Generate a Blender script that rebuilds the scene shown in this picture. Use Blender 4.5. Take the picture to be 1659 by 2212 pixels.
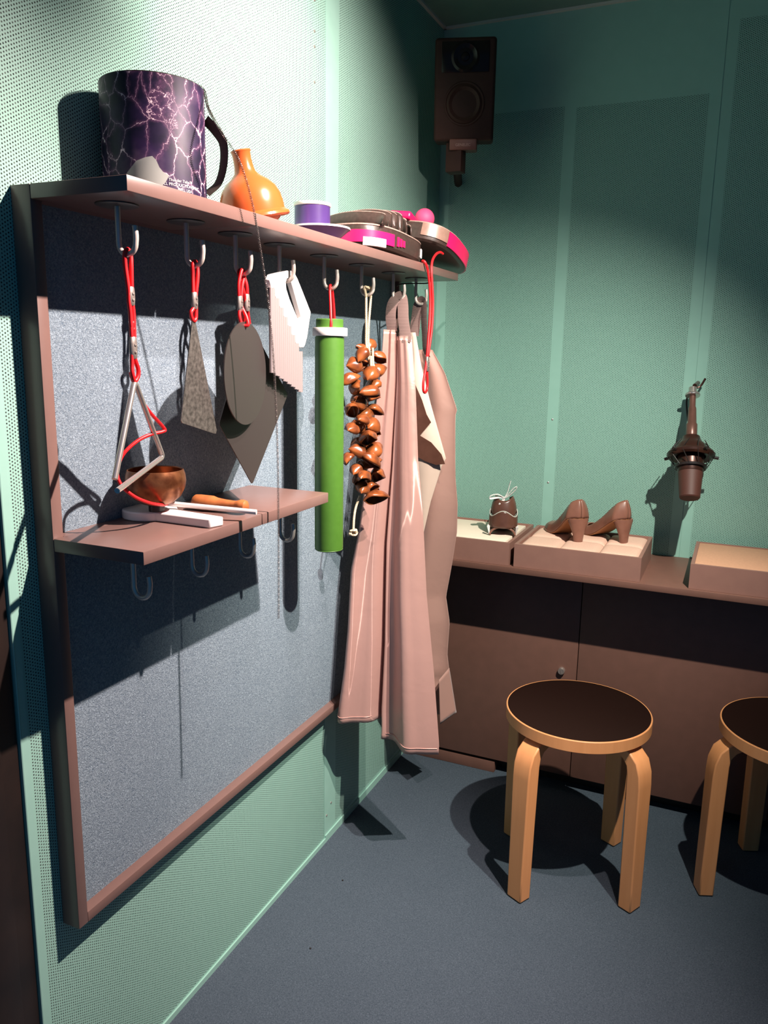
import bpy, bmesh, math, random
from mathutils import Vector, Matrix, Euler
PI = math.pi
rnd = random.Random(7)
sc = bpy.context.scene
for o in list(bpy.data.objects): bpy.data.objects.remove(o)
COL = sc.collection

# ------------------------------------------------------------------ camera, light, exposure
cam_d = bpy.data.cameras.new('camera'); cam = bpy.data.objects.new('camera', cam_d); COL.objects.link(cam)
CP = Vector((0.9027, -0.0307, 1.2898)); yaw, pitch, roll, FPX = 0.4163, 0.1983, 0.0171, 1709.3
fwd = Vector((-math.sin(yaw)*math.cos(pitch), math.cos(yaw)*math.cos(pitch), -math.sin(pitch)))
rgt = Vector((math.cos(yaw), math.sin(yaw), 0)); upv = rgt.cross(fwd)
r2 = rgt*math.cos(roll)+upv*math.sin(roll); u2 = -rgt*math.sin(roll)+upv*math.cos(roll)
M = Matrix((( r2.x, u2.x, -fwd.x, CP.x), (r2.y, u2.y, -fwd.y, CP.y), (r2.z, u2.z, -fwd.z, CP.z), (0,0,0,1)))
cam.matrix_world = M
cam_d.sensor_fit = 'VERTICAL'; cam_d.sensor_height = 36; cam_d.lens = FPX/2212*36; cam_d.clip_start = 0.02
sc.cycles.diffuse_bounces = 2
sc.camera = cam
sc.view_settings.view_transform = 'Standard'; sc.view_settings.look = 'None'
sc.view_settings.gamma = 1; sc.view_settings.exposure = 0.0; sc.view_settings.use_curve_mapping = False

w = bpy.data.worlds.new('world'); sc.world = w; w.use_nodes = True
w.node_tree.nodes['Background'].inputs[0].default_value = (0.04, 0.38, 0.9, 1)
w.node_tree.nodes['Background'].inputs[1].default_value = 0.18

def spot(name, loc, aim, power, deg, blend, col, rad=0.010):
    l = bpy.data.lights.new(name, 'SPOT'); l.energy = power; l.spot_size = math.radians(deg); l.spot_blend = blend
    l.color = col; l.shadow_soft_size = rad
    o = bpy.data.objects.new(name, l); COL.objects.link(o); o.location = loc
    o.rotation_euler = (Vector(aim)-Vector(loc)).to_track_quat('-Z', 'Y').to_euler()
    return o
WARM = (1.0, 0.80, 0.735); NEUT = (1.0, 0.95, 0.84)
spot('spotlight_far', (1.156, 1.15, 2.05), (0.0, 2.24, 0.36), 205, 74, 1.0, NEUT)
spot('spotlight_middle', (0.93, 1.17, 2.05), (0.0, 0.52, 0.14), 275, 95, 0.9, WARM)
spot('spotlight_near', (0.70, 1.20, 2.05), (0.0, 1.46, 1.66), 140, 86, 1.0, WARM)

# ------------------------------------------------------------------ materials
def srgb(r, g, b):
    f = lambda c: (c/255/12.92 if c/255 <= 0.04045 else ((c/255+0.055)/1.055)**2.4)
    return (f(r), f(g), f(b), 1)
def mat(name, col, rough=0.5, metal=0.0, spec=0.5, sheen=0, coat=0):
    m = bpy.data.materials.new(name); m.use_nodes = True; b = m.node_tree.nodes['Principled BSDF']
    b.inputs['Base Color'].default_value = col if len(col) == 4 else (*col, 1)
    b.inputs['Roughness'].default_value = rough; b.inputs['Metallic'].default_value = metal
    b.inputs['Specular IOR Level'].default_value = spec
    b.inputs['Sheen Weight'].default_value = sheen; b.inputs['Coat Weight'].default_value = coat
    return m
class NT:
    def __init__(s, m): s.m = m; s.n = m.node_tree.nodes; s.l = m.node_tree.links; s.b = s.n['Principled BSDF']
    def new(s, t, **k):
        n = s.n.new(t)
        for a, v in k.items(): setattr(n, a, v)
        return n
    def link(s, a, b): s.l.new(a, b)
    def math(s, op, a, b=None, c=None):
        n = s.n.new('ShaderNodeMath'); n.operation = op
        for i, v in enumerate((a, b, c)):
            if v is None: continue
            if isinstance(v, (int, float)): n.inputs[i].default_value = v
            else: s.l.new(v, n.inputs[i])
        return n.outputs[0]
    def coord(s): return s.n.new('ShaderNodeTexCoord').outputs['Object']
    def noise(s, vec, scale, detail=3, rough=0.5, dist=0):
        n = s.n.new('ShaderNodeTexNoise'); n.inputs['Scale'].default_value = scale; n.inputs['Detail'].default_value = detail
        n.inputs['Roughness'].default_value = rough; n.inputs['Distortion'].default_value = dist
        if vec is not None: s.l.new(vec, n.inputs['Vector'])
        return n
    def ramp(s, fac, stops):
        r = s.n.new('ShaderNodeValToRGB'); e = r.color_ramp.elements
        while len(e) < len(stops): e.new(0.5)
        for el, (p, c) in zip(e, stops): el.position = p; el.color = c if len(c) == 4 else (*c, 1)
        s.l.new(fac, r.inputs[0]); return r.outputs[0]
    def bump(s, h, strength, dist):
        b = s.n.new('ShaderNodeBump'); b.inputs['Strength'].default_value = strength; b.inputs['Distance'].default_value = dist
        s.l.new(h, b.inputs['Height']); s.l.new(b.outputs[0], s.b.inputs['Normal']); return b
    def mix(s, fac, a, b):
        n = s.n.new('ShaderNodeMix'); n.data_type = 'RGBA'
        if isinstance(fac, (int, float)): n.inputs[0].default_value = fac
        else: s.l.new(fac, n.inputs[0])
        for i, v in ((6, a), (7, b)):
            if isinstance(v, tuple): n.inputs[i].default_value = v if len(v) == 4 else (*v, 1)
            else: s.l.new(v, n.inputs[i])
        return n.outputs[2]
def noisy(name, c1, c2, scale, rough=0.6, bump=0.0, bdist=0.001, detail=4, **k):
    m = mat(name, c1, rough, **k); t = NT(m); n = t.noise(t.coord(), scale, detail)
    t.link(t.ramp(n.outputs[0], [(0.3, c1), (0.7, c2)]), t.b.inputs['Base Color'])
    if bump: t.bump(n.outputs[0], bump, bdist)
    return m

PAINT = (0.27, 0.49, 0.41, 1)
def perforated(name, ua, va=2, R=0.00122):
    """staggered round holes, 5 mm apart, in the plane (ua, va)"""
    m = mat(name, PAINT, 0.42, spec=0.35); t = NT(m)
    sp = t.new('ShaderNodeSeparateXYZ'); t.link(t.coord(), sp.inputs[0])
    u = sp.outputs[ua]; v = sp.outputs[va]
    A, B = 0.00866, 0.005
    def cell(off):
        uu = t.math('ADD', u, off*A/2+10); vv = t.math('ADD', v, off*B/2+10)
        fu = t.math('SUBTRACT', t.math('FRACT', t.math('DIVIDE', uu, A)), 0.5)
        fv = t.math('SUBTRACT', t.math('FRACT', t.math('DIVIDE', vv, B)), 0.5)
        du = t.math('MULTIPLY', fu, A); dv = t.math('MULTIPLY', fv, B)
        return t.math('SQRT', t.math('ADD', t.math('MULTIPLY', du, du), t.math('MULTIPLY', dv, dv)))
    d = t.math('MINIMUM', cell(0), cell(1))
    hole = t.math('LESS_THAN', d, R)
    n = t.noise(t.coord(), 260, 1); n2 = t.noise(t.coord(), 40, 2)
    dark = t.ramp(n.outputs[0], [(0.42, (0.006, 0.008, 0.008, 1)), (0.62, (0.10, 0.13, 0.115, 1))])  # shade inside the holes painted on, paler where light would reach the backing
    base = t.mix(t.math('MULTIPLY', n2.outputs[0], 0.25), PAINT, (0.30, 0.52, 0.44, 1))
    t.link(t.mix(hole, base, dark), t.b.inputs['Base Color'])
    t.link(t.math('ADD', t.math('MULTIPLY', hole, 0.5), 0.42), t.b.inputs['Roughness'])
    return m
M_perfL = perforated('perforated_left', 1); M_perfB = perforated('perforated_back', 0)
M_paint = noisy('green_paint', PAINT, (0.285, 0.51, 0.43, 1), 30, 0.4)
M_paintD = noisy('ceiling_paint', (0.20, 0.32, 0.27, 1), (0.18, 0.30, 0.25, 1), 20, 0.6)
M_trimw = mat('pale_trim', (0.55, 0.56, 0.50, 1), 0.5)
M_dark = noisy('dark_brown_wood', (0.022, 0.013, 0.010, 1), (0.012, 0.008, 0.007, 1), 12, 0.45)

def fabric_loop(name, c1, c2, scale, bump, bd):
    m = mat(name, c1, 0.95, spec=0.1); t = NT(m)
    co = t.coord(); n = t.noise(co, scale, 3, 0.6, 1.2); big = t.noise(co, 7, 2)
    base = t.ramp(n.outputs[0], [(0.34, c1), (0.50, c2), (0.66, tuple(min(1, x*1.45) for x in c2[:3])+(1,))])
    t.link(t.mix(t.math('MULTIPLY', big.outputs[0], 0.35), base, c1), t.b.inputs['Base Color'])
    t.bump(n.outputs[0], bump, bd)
    return m
M_felt = fabric_loop('grey_felt', (0.130, 0.185, 0.240, 1), (0.240, 0.305, 0.352, 1), 330, 1.0, 0.003)
M_carpet = fabric_loop('blue_grey_carpet', (0.040, 0.058, 0.078, 1), (0.070, 0.092, 0.116, 1), 420, 0.6, 0.002)

TAUPE = (0.178, 0.106, 0.090, 1)
M_taupe = noisy('taupe_laminate', TAUPE, (0.170, 0.101, 0.086, 1), 60, 0.33, spec=0.45)
M_taupeD = noisy('taupe_cabinet', (0.185, 0.088, 0.066, 1), (0.165, 0.080, 0.060, 1), 30, 0.5, spec=0.3)
M_tray = noisy('brown_tray', (0.29, 0.145, 0.112, 1), (0.27, 0.135, 0.105, 1), 40, 0.5)
M_steel = mat('brushed_steel', (0.62, 0.54, 0.48, 1), 0.34, 0.35)
M_steelD = mat('dark_sheet_steel', (0.105, 0.090, 0.084, 1), 0.42, 0.72)
M_spring = mat('grey_spring_wire', (0.16, 0.14, 0.13, 1), 0.4, 0.7)
M_silver = mat('bright_silver', (0.85, 0.80, 0.77, 1), 0.3, 0.25)
M_rough = noisy('mottled_steel', (0.40, 0.37, 0.33, 1), (0.15, 0.14, 0.125, 1), 160, 0.4, 0.4, 0.0006, metal=0.85)
M_chrome = mat('polished_steel', (0.62, 0.56, 0.52, 1), 0.22, 0.8)
M_red = mat('red_cord', (0.72, 0.008, 0.012, 1), 0.45)
M_white = mat('white_plastic', (0.80, 0.76, 0.73, 1), 0.4)
M_rib = mat('satin_metal', (0.45, 0.38, 0.37, 1), 0.38, 0.6)
M_green = noisy('green_tube', (0.055, 0.150, 0.018, 1), (0.062, 0.165, 0.021, 1), 80, 0.42)
M_black = mat('black_plastic', (0.018, 0.013, 0.012, 1), 0.35)
M_blackgl = mat('glossy_black', (0.010, 0.007, 0.007, 1), 0.12, spec=0.15)
M_leather = noisy('black_leather', (0.035, 0.022, 0.018, 1), (0.055, 0.034, 0.028, 1), 150, 0.36, 0.25, 0.0006)
M_pink = mat('hot_pink_vinyl', (0.75, 0.010, 0.105, 1), 0.34)
M_ball = mat('pink_rubber', (0.80, 0.07, 0.19, 1), 0.6)
M_orange = mat('orange_rubber', (0.50, 0.095, 0.022, 1), 0.24)
M_purple = noisy('purple_enamel', (0.062, 0.032, 0.145, 1), (0.072, 0.037, 0.165, 1), 30, 0.3)
M_wood = noisy('orange_wood', (0.50, 0.17, 0.05, 1), (0.36, 0.11, 0.035, 1), 55, 0.4)
M_strap = noisy('black_webbing', (0.03, 0.022, 0.016, 1), (0.05, 0.036, 0.026, 1), 400, 0.8)
M_tan = noisy('brown_leather', (0.20, 0.085, 0.058, 1), (0.24, 0.105, 0.072, 1), 40, 0.32)
M_tanin = mat('tan_lining', (0.35, 0.15, 0.06, 1), 0.6)
M_darktan = noisy('dark_brown_leather', (0.09, 0.038, 0.026, 1), (0.12, 0.052, 0.036, 1), 40, 0.28)
M_ivory = noisy('cream_board', (0.88, 0.74, 0.60, 1), (0.85, 0.71, 0.57, 1), 25, 0.6)
M_sand = noisy('sand_board', (0.64, 0.34, 0.21, 1), (0.58, 0.31, 0.19, 1), 200, 0.8)
M_pad = noisy('quilted_pad', (0.74, 0.48, 0.37, 1), (0.68, 0.43, 0.33, 1), 260, 0.85, 0.3, 0.001)
M_rope = noisy('sisal_cord', (0.74, 0.60, 0.42, 1), (0.50, 0.36, 0.22, 1), 500, 0.8, 0.6, 0.001)
def wood_grain(name, c1, c2, sc_=(60, 60, 5)):
    m = mat(name, c1, 0.42); t = NT(m); mp = t.new('ShaderNodeMapping'); mp.inputs['Scale'].default_value = sc_
    t.link(t.coord(), mp.inputs[0]); n = t.noise(mp.outputs[0], 1.5, 4)
    t.link(t.ramp(n.outputs[0], [(0.3, c1), (0.75, c2)]), t.b.inputs['Base Color']); return m
M_birch = wood_grain('birch', (0.76, 0.335, 0.135, 1), (0.69, 0.29, 0.11, 1), (40, 40, 3))
M_lino = mat('black_linoleum', (0.012, 0.004, 0.0025, 1), 0.5, spec=0.25)
def webbing(name, c, ax=2, freq=300):
    m = mat(name, c, 0.7); t = NT(m); sp = t.new('ShaderNodeSeparateXYZ'); t.link(t.coord(), sp.inputs[0])
    s = t.math('SINE', t.math('MULTIPLY', sp.outputs[ax], freq*2*PI))
    t.bump(s, 0.7, 0.0012)
    t.link(t.mix(t.math('MULTIPLY', t.math('ADD', s, 1), 0.25), c, tuple(x*0.45 for x in c[:3])+(1,)), t.b.inputs['Base Color'])
    return m
M_web = webbing('taupe_webbing', (0.29, 0.19, 0.17, 1))
def satin(name, c, rough=0.42, sheen=0.3, metal=0.0, aniso=0.0):
    m = mat(name, c, rough, metal, sheen=sheen, spec=0.8); t = NT(m)
    if aniso:
        tg = t.new('ShaderNodeTangent', direction_type='RADIAL', axis='Z'); t.link(tg.outputs[0], t.b.inputs['Tangent']); t.b.inputs['Anisotropic'].default_value = aniso
    co = t.coord(); n = t.noise(co, 14, 3, 0.55, 0.4); f = t.noise(co, 900, 1)
    b1 = t.bump(n.outputs[0], 0.25, 0.006)
    b = t.new('ShaderNodeBump'); b.inputs['Strength'].default_value = 0.15; b.inputs['Distance'].default_value = 0.0006
    t.link(f.outputs[0], b.inputs['Height']); t.link(b1.outputs[0], b.inputs['Normal']); t.link(b.outputs[0], t.b.inputs['Normal'])
    return m
M_apron = satin('taupe_satin', (0.52, 0.30, 0.258, 1), 0.46, 0.1, 0.30, 0.9); M_apron2 = satin('matt_taupe_cotton', (0.36, 0.195, 0.155, 1), 0.7)
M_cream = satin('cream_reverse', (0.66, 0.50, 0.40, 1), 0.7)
# brass singing bowl
M_brass = mat('hammered_bronze', (0.38, 0.15, 0.06, 1), 0.36, 0.7)
_t = NT(M_brass); _c = _t.coord(); _n = _t.noise(_c, 55, 3)
_t.link(_t.ramp(_n.outputs[0], [(0.35, (0.14, 0.046, 0.018)), (0.62, (0.28, 0.11, 0.045))]), _t.b.inputs['Base Color'])
_t.bump(_n.outputs[0], 0.35, 0.002)
# seed shells
def shell_mat():
    m = mat('brown_nut_shell', (0.36, 0.105, 0.03, 1), 0.25); t = NT(m); co = t.coord(); n = t.noise(co, 30, 2)
    t.link(t.ramp(n.outputs[0], [(0.35, (0.10, 0.026, 0.010)), (0.62, (0.27, 0.075, 0.020))]), t.b.inputs['Base Color']); return m
M_shell = shell_mat()
# lightning print of the thunder drum
M_bolt = mat('lightning_print', (0.03, 0.015, 0.07, 1), 0.5, spec=0.25)
t = NT(M_bolt); co = t.coord()
n1 = t.noise(co, 22, 5, 0.7); 
va = t.new('ShaderNodeVectorMath', operation='SCALE'); t.link(n1.outputs['Color'], va.inputs[0]); va.inputs['Scale'].default_value = 0.030
vb = t.new('ShaderNodeVectorMath', operation='ADD'); t.link(co, vb.inputs[0]); t.link(va.outputs[0], vb.inputs[1])
mp = t.new('ShaderNodeMapping'); mp.inputs['Scale'].default_value = (1.15, 1.15, 0.8); t.link(vb.outputs[0], mp.inputs[0])
vo = t.new('ShaderNodeTexVoronoi', feature='DISTANCE_TO_EDGE'); vo.inputs['Scale'].default_value = 33; t.link(mp.outputs[0], vo.inputs['Vector'])
wid = t.noise(co, 26, 2); wv = t.math('MULTIPLY', t.math('SUBTRACT', wid.outputs[0], 0.40), 0.12)
line = t.math('SUBTRACT', 1.0, t.math('SMOOTH_MIN', t.math('DIVIDE', vo.outputs[0], t.math('MAXIMUM', wv, 0.004)), 1.0, 0.2))
line = t.math('MAXIMUM', line, 0.0)
glow = t.math('MULTIPLY', t.math('POWER', t.math('SUBTRACT', 1.0, t.math('MINIMUM', t.math('MULTIPLY', vo.outputs[0], 5.0), 1.0)), 3.0), 0.45)
cl = t.noise(co, 9, 4, 0.6)
sky = t.ramp(cl.outputs[0], [(0.42, (0.006, 0.004, 0.018)), (0.56, (0.022, 0.010, 0.045)), (0.72, (0.10, 0.062, 0.11))])
c = t.mix(glow, sky, (0.20, 0.08, 0.17, 1)); c = t.mix(t.math('MULTIPLY', line, 1.0), c, (0.80, 0.62, 0.66, 1))
t.link(c, t.b.inputs['Base Color'])

# ------------------------------------------------------------------ mesh helpers
class G:
    """collects shapes, then links them as one mesh object"""
    def __init__(s): s.v = []; s.f = []; s.m = []
    def add(s, vs, fs, mi=0):
        b = len(s.v); s.v += [tuple(x) for x in vs]; s.f += [tuple(i+b for i in f) for f in fs]; s.m += [mi]*len(fs); return s
    def box(s, a, b, bev=0.0, seg=2, mi=0, mat4=None):
        bm = bmesh.new(); bmesh.ops.create_cube(bm, size=1)
        for v in bm.verts: v.co = Vector([(a[i]+b[i])/2 + v.co[i]*(b[i]-a[i]) for i in range(3)])
        if bev: bmesh.ops.bevel(bm, geom=bm.edges[:], offset=bev, segments=seg, affect='EDGES', profile=0.5)
        if mat4 is not None: bmesh.ops.transform(bm, matrix=mat4, verts=bm.verts)
        bm.verts.index_update(); s.add([v.co[:] for v in bm.verts], [[v.index for v in f.verts] for f in bm.faces], mi); bm.free(); return s
    def tube(s, pts, r, n=10, closed=False, smooth=0, cap=True, mi=0, flat=None):
        P = [Vector(p) for p in pts]
        R = list(r) if isinstance(r, (list, tuple)) else [r]*len(P)
        if smooth: P, R = catmull(P, R, smooth, closed)
        N = len(P); T = []
        for i in range(N):
            a = P[(i-1) % N] if (closed or i > 0) else P[i]; b = P[(i+1) % N] if (closed or i < N-1) else P[i]
            T.append((b-a).normalized())
        up = Vector((0, 0, 1)) if abs(T[0].z) < 0.9 else Vector((1, 0, 0))
        if flat is not None: up = Vector(flat)
        nrm = (up-T[0]*up.dot(T[0])).normalized(); vs = []
        for i in range(N):
            if i: nrm = (nrm-T[i]*nrm.dot(T[i])).normalized()
            bn = T[i].cross(nrm)
            for k in range(n):
                a = 2*PI*k/n; rr = R[i]
                if isinstance(rr, tuple): vs.append(P[i]+nrm*math.cos(a)*rr[0]+bn*math.sin(a)*rr[1])
                else: vs.append(P[i]+(nrm*math.cos(a)+bn*math.sin(a))*rr)
        fs = [(i*n+k, i*n+(k+1) % n, ((i+1) % N)*n+(k+1) % n, ((i+1) % N)*n+k) for i in range(N if closed else N-1) for k in range(n)]
        if cap and not closed: fs += [tuple(range(n))[::-1], tuple((N-1)*n+k for k in range(n))]
        return s.add(vs, fs, mi)
    def lathe(s, prof, c=(0, 0, 0), n=48, mat4=None, mi=0, mis=None):
        base = Matrix.Translation(Vector(c)) @ (mat4 if mat4 is not None else Matrix.Identity(4)); vs = []
        for r, z in prof:
            for k in range(n): a = 2*PI*k/n; vs.append(base @ Vector((max(r, 1e-5)*math.cos(a), max(r, 1e-5)*math.sin(a), z)))
        for i in range(len(prof)-1):
            pass
        b = len(s.v); s.v += [tuple(x) for x in vs]
        for i in range(len(prof)-1):
            for k in range(n):
                s.f.append((b+i*n+k, b+i*n+(k+1) % n, b+(i+1)*n+(k+1) % n, b+(i+1)*n+k)); s.m.append(mis[i] if mis else mi)
        return s
    def prism(s, poly, o, ud, vd, t, mi=0, hole=None):
        """polygon (u, v) placed at o + u*ud + v*vd, thickness t along ud x vd, centred; optional hole polygon"""
        o, ud, vd = Vector(o), Vector(ud), Vector(vd); nd = ud.cross(vd).normalized()
        bm = bmesh.new()
        def ring(pl, d): return [bm.verts.new(o+ud*a+vd*b+nd*d) for a, b in pl]
        if hole is None:
            A = ring(poly, -t/2); B = ring(poly, t/2); bm.faces.new(A[::-1]); bm.faces.new(B)
            for i in range(len(A)): j = (i+1) % len(A); bm.faces.new((A[i], A[j], B[j], B[i]))
        else:
            for d in (-t/2, t/2):
                A = ring(poly, d); H = ring(hole, d); E = []
                for L in (A, H):
                    for i in range(len(L)): E.append(bm.edges.new((L[i], L[(i+1) % len(L)])))
                bmesh.ops.triangle_fill(bm, edges=E, use_beauty=True)
                if d < 0: A0, H0 = A, H
            for L0, L1 in ((A0, A), (H0, H)):
                for i in range(len(L0)): j = (i+1) % len(L0); bm.faces.new((L0[i], L0[j], L1[j], L1[i]))
        bmesh.ops.recalc_face_normals(bm, faces=bm.faces)
        bm.verts.index_update(); s.add([v.co[:] for v in bm.verts], [[v.index for v in f.verts] for f in bm.faces], mi); bm.free(); return s
    def grid(s, f, nu, nv, mi=0, wrap=False):
        vs = [f(i/nu, j/nv) for j in range(nv+1) for i in range(nu+1)]
        fs = [(j*(nu+1)+i, j*(nu+1)+i+1, (j+1)*(nu+1)+i+1, (j+1)*(nu+1)+i) for j in range(nv) for i in range(nu)]
        return s.add(vs, fs, mi)
    def build(s, name, mats, parent=None, angle=35, bevel=0, solid=0, subsurf=0, origin=None, label=None):
        me = bpy.data.meshes.new(name); pl = Vector(parent_world(parent)) if parent else Vector((0, 0, 0))
        og = Vector(origin) if origin is not None else pl
        me.from_pydata([tuple(Vector(v)-og) for v in s.v], [], s.f)
        mats = mats if isinstance(mats, (list, tuple)) else [mats]
        for m in mats: me.materials.append(m)
        me.polygons.foreach_set('material_index', s.m); me.polygons.foreach_set('use_smooth', [True]*len(s.f))
        bm = bmesh.new(); bm.from_mesh(me); bmesh.ops.remove_doubles(bm, verts=bm.verts, dist=1e-6); bmesh.ops.recalc_face_normals(bm, faces=bm.faces); bm.to_mesh(me); bm.free()
        me.set_sharp_from_angle(angle=math.radians(angle)); me.update()
        o = bpy.data.objects.new(name, me); COL.objects.link(o)
        if parent: o.parent = parent
        o.location = og-pl
        if solid: md = o.modifiers.new('thickness', 'SOLIDIFY'); md.thickness = solid; md.offset = 0
        if bevel: md = o.modifiers.new('bevel', 'BEVEL'); md.width = bevel; md.segments = 2; md.limit_method = 'ANGLE'; md.angle_limit = math.radians(40)
        if subsurf: md = o.modifiers.new('smooth', 'SUBSURF'); md.levels = subsurf; md.render_levels = subsurf
        if label: o['label'] = label
        return o
def parent_world(p):
    v = Vector((0, 0, 0))
    while p is not None: v += p.location; p = p.parent
    return v
def catmull(P, R, k, closed=False):
    out, ro = [], []; N = len(P)
    rng = range(N if closed else N-1)
    g = (lambda i: P[i % N]) if closed else (lambda i: P[max(0, min(N-1, i))])
    for i in rng:
        a, b, c, d = g(i-1), g(i), g(i+1), g(i+2); r0, r1 = R[i % N], R[(i+1) % N]
        for j in range(k):
            t = j/k
            out.append(0.5*((2*b)+(c-a)*t+(2*a-5*b+4*c-d)*t*t+(3*b-a-3*c+d)*t**3))
            ro.append(tuple(x*(1-t)+y*t for x, y in zip(r0, r1)) if isinstance(r0, tuple) else r0*(1-t)+r1*t)
    if not closed: out.append(P[-1]); ro.append(R[-1])
    return out, ro
def tag(o, label, cat, group=None, kind=None):
    o['label'] = label; o['category'] = cat
    if group: o['group'] = group
    if kind: o['kind'] = kind
    return o
def thing(name, loc, label, cat, group=None):
    o = bpy.data.objects.new(name, None); COL.objects.link(o); o.location = loc; o.empty_display_size = 0.03
    return tag(o, label, cat, group)
def struct(o, label=None):
    o['kind'] = 'structure'
    if label: o['label'] = label; o['category'] = label.split()[-1]
    return o
def interp(tab, x):
    if x <= tab[0][0]: return tab[0][1]
    for (a, p), (b, q) in zip(tab, tab[1:]):
        if x <= b:
            t = (x-a)/(b-a); return p+(q-p)*t
    return tab[-1][1]
def smoothstep(t): t = max(0, min(1, t)); return t*t*(3-2*t)

# ------------------------------------------------------------------ the room
LY, HZ = 2.392, 2.236
XR = 2.35
struct(G().box((-0.05, -1.2, -0.05), (XR, LY+0.05, 0.0)).build('floor', M_carpet), 'blue grey carpet floor')
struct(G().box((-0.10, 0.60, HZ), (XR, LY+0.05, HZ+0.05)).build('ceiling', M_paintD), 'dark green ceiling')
# left wall: painted sheet with perforated panels set between solid strips
g = G().box((-0.05, 0.723, 0.0), (-0.0015, LY+0.05, HZ), mi=0)
g.box((-0.0015, 0.723, 0), (0.0, 0.7395, HZ)); g.box((-0.0015, 0.7395, 0), (0.0, 1.650, 0.016))
g.box((-0.0015, 0.7395, 0.016), (0.0, 1.650, HZ), mi=1)
g.box((-0.0015, 1.6525, 0), (0.0, 1.716, HZ))
g.box((-0.0015, 1.716, 0), (0.0, LY, 0.030)); g.box((-0.0015, 1.716, 0.030), (0.0, LY, HZ), mi=1)
struct(g.build('wall_left', [M_paint, M_perfL]), 'pale green perforated metal left wall')
g = G().box((-0.05, LY+0.0015, 0), (XR, LY+0.05, HZ))
def bstrip(a, b, z0=0.0, z1=HZ, mi=0): g.box((a, LY, z0), (b, LY+0.0015, z1), mi=mi)
bstrip(0.0, 0.032); bstrip(0.371, 0.405); bstrip(0.755, 0.7835); bstrip(0.7850, 0.812); bstrip(1.55, 1.60)
for a, b, zt in ((0.032, 0.371, 1.985), (0.405, 0.755, 1.978), (0.812, 1.55, 2.15), (1.60, XR, 2.15)):
    bstrip(a, b, 0.0, zt, 1); bstrip(a, b, zt, HZ, 0)
struct(g.build('wall_back', [M_paint, M_perfB]), 'pale green perforated metal back wall')
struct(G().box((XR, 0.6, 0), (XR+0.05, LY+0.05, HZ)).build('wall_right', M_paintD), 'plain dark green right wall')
# trims
g = G().box((0.0, 1.2, HZ-0.006), (0.010, LY, HZ)).box((0.0, LY-0.010, HZ-0.006), (XR, LY, HZ))
struct(g.build('trim_1', M_trimw), 'pale line of ceiling trim')
g = G().box((0.0, 0.724, 0.0), (0.0035, 1.655, 0.012)).box((0.0, 1.655, 0.0), (0.0035, 2.19, 0.020))
struct(g.build('baseboard_left', M_paint), 'green folded lip along foot of left wall, baseboard')
g = G().box((0.0, 0.7235, 0.0), (0.002, 0.7365, HZ)).tube([(0.0015, 0.7235, 0), (0.0015, 0.7235, HZ)], 0.0015, 6)
struct(g.build('trim_2', M_paint), 'smooth green edge strip at near end of left wall, trim')
g = G()
for k, (x0, x1) in enumerate(((-0.16, -0.0015), )):
    g.box((x0, 0.40, 0), (x1, 0.7215, HZ), 0.004)
g.box((-0.004, 0.55, 0.0), (0.002, 0.60, HZ), 0.002).box((-0.004, 0.645, 0.0), (0.002, 0.690, HZ), 0.002)
struct(g.build('trim_3', M_dark), 'dark brown door jamb, trim')
def rivet(g, c, d):
    mt = Vector((0, 0, 1)).rotation_difference(Vector(d)).to_matrix().to_4x4()
    g.lathe([(0.0032, 0), (0.0030, 0.0010), (0.0018, 0.0020), (0, 0.0023)], c, 12, mt)
g = G()
for y, z in ((1.665, 0.074), (1.690, 0.098)): rivet(g, (0.0, y, z), (1, 0, 0))
for y, z in ((1.60, 2.02), (1.60, 1.93), (1.60, 1.86), (1.60, 1.96)): rivet(g, (0.0, y, z), (1, 0, 0))
for x, z in ((0.388, 1.10), (0.386, 0.905)): rivet(g, (x, LY, z), (0, -1, 0))
struct(g.build('trim_4', M_chrome), 'small bright rivets in the wall strips, trim')

# ------------------------------------------------------------------ wall unit
Y0, Y1, ZS, TH, DF, DS = 0.776, 2.025, 1.498, 0.019, 0.035, 0.196
ZF = 0.393
unit = thing('wall_shelf_unit', (0, Y0, ZF), 'taupe framed wall unit with grey felt back, two shelves and steel hooks', 'shelf unit')
G().box((0.0005, Y0, ZF), (DF, Y0+TH, ZS), 0.0012).build('side_post', M_taupe, unit)
G().box((0.0005, Y1-TH, ZF), (DF, Y1, ZS-TH), 0.0012).build('side_post', M_taupe, unit)
G().box((0.0005, Y0+TH, ZF), (DF, Y1-TH, ZF+0.018), 0.0012).build('bottom_rail', M_taupe, unit)
G().box((0.001, Y0+TH, ZF+0.018), (0.016, Y1-TH, ZS-TH)).build('felt_panel', M_felt, unit, label='grey felt back panel')
YJ = 1.061
G().box((DF+0.0004, Y0, ZS-TH), (DS, YJ-0.0008, ZS), 0.0014).box((0.001, Y0+TH, ZS-TH), (DF+0.001, YJ-0.0008, ZS)).build('upper_shelf', M_taupe, unit)
G().box((0.001, YJ+0.0008, ZS-TH), (DS, Y1, ZS), 0.0014).build('upper_shelf', M_taupe, unit)
ZL, YL = 1.024, 1.301
G().box((DF+0.0004, Y0, ZL-TH), (0.196, 1.066, ZL), 0.0014).box((0.016, Y0+TH, ZL-TH), (DF+0.001, 1.066, ZL)).build('lower_shelf', M_taupe, unit)
G().box((0.016, 1.0676, ZL-TH), (0.196, YL, ZL), 0.0014).build('lower_shelf', M_taupe, unit)
HY = [0.845, 0.991, 1.120, 1.258, 1.429, 1.602, 1.778, 1.925]
HX = 0.117
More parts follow.
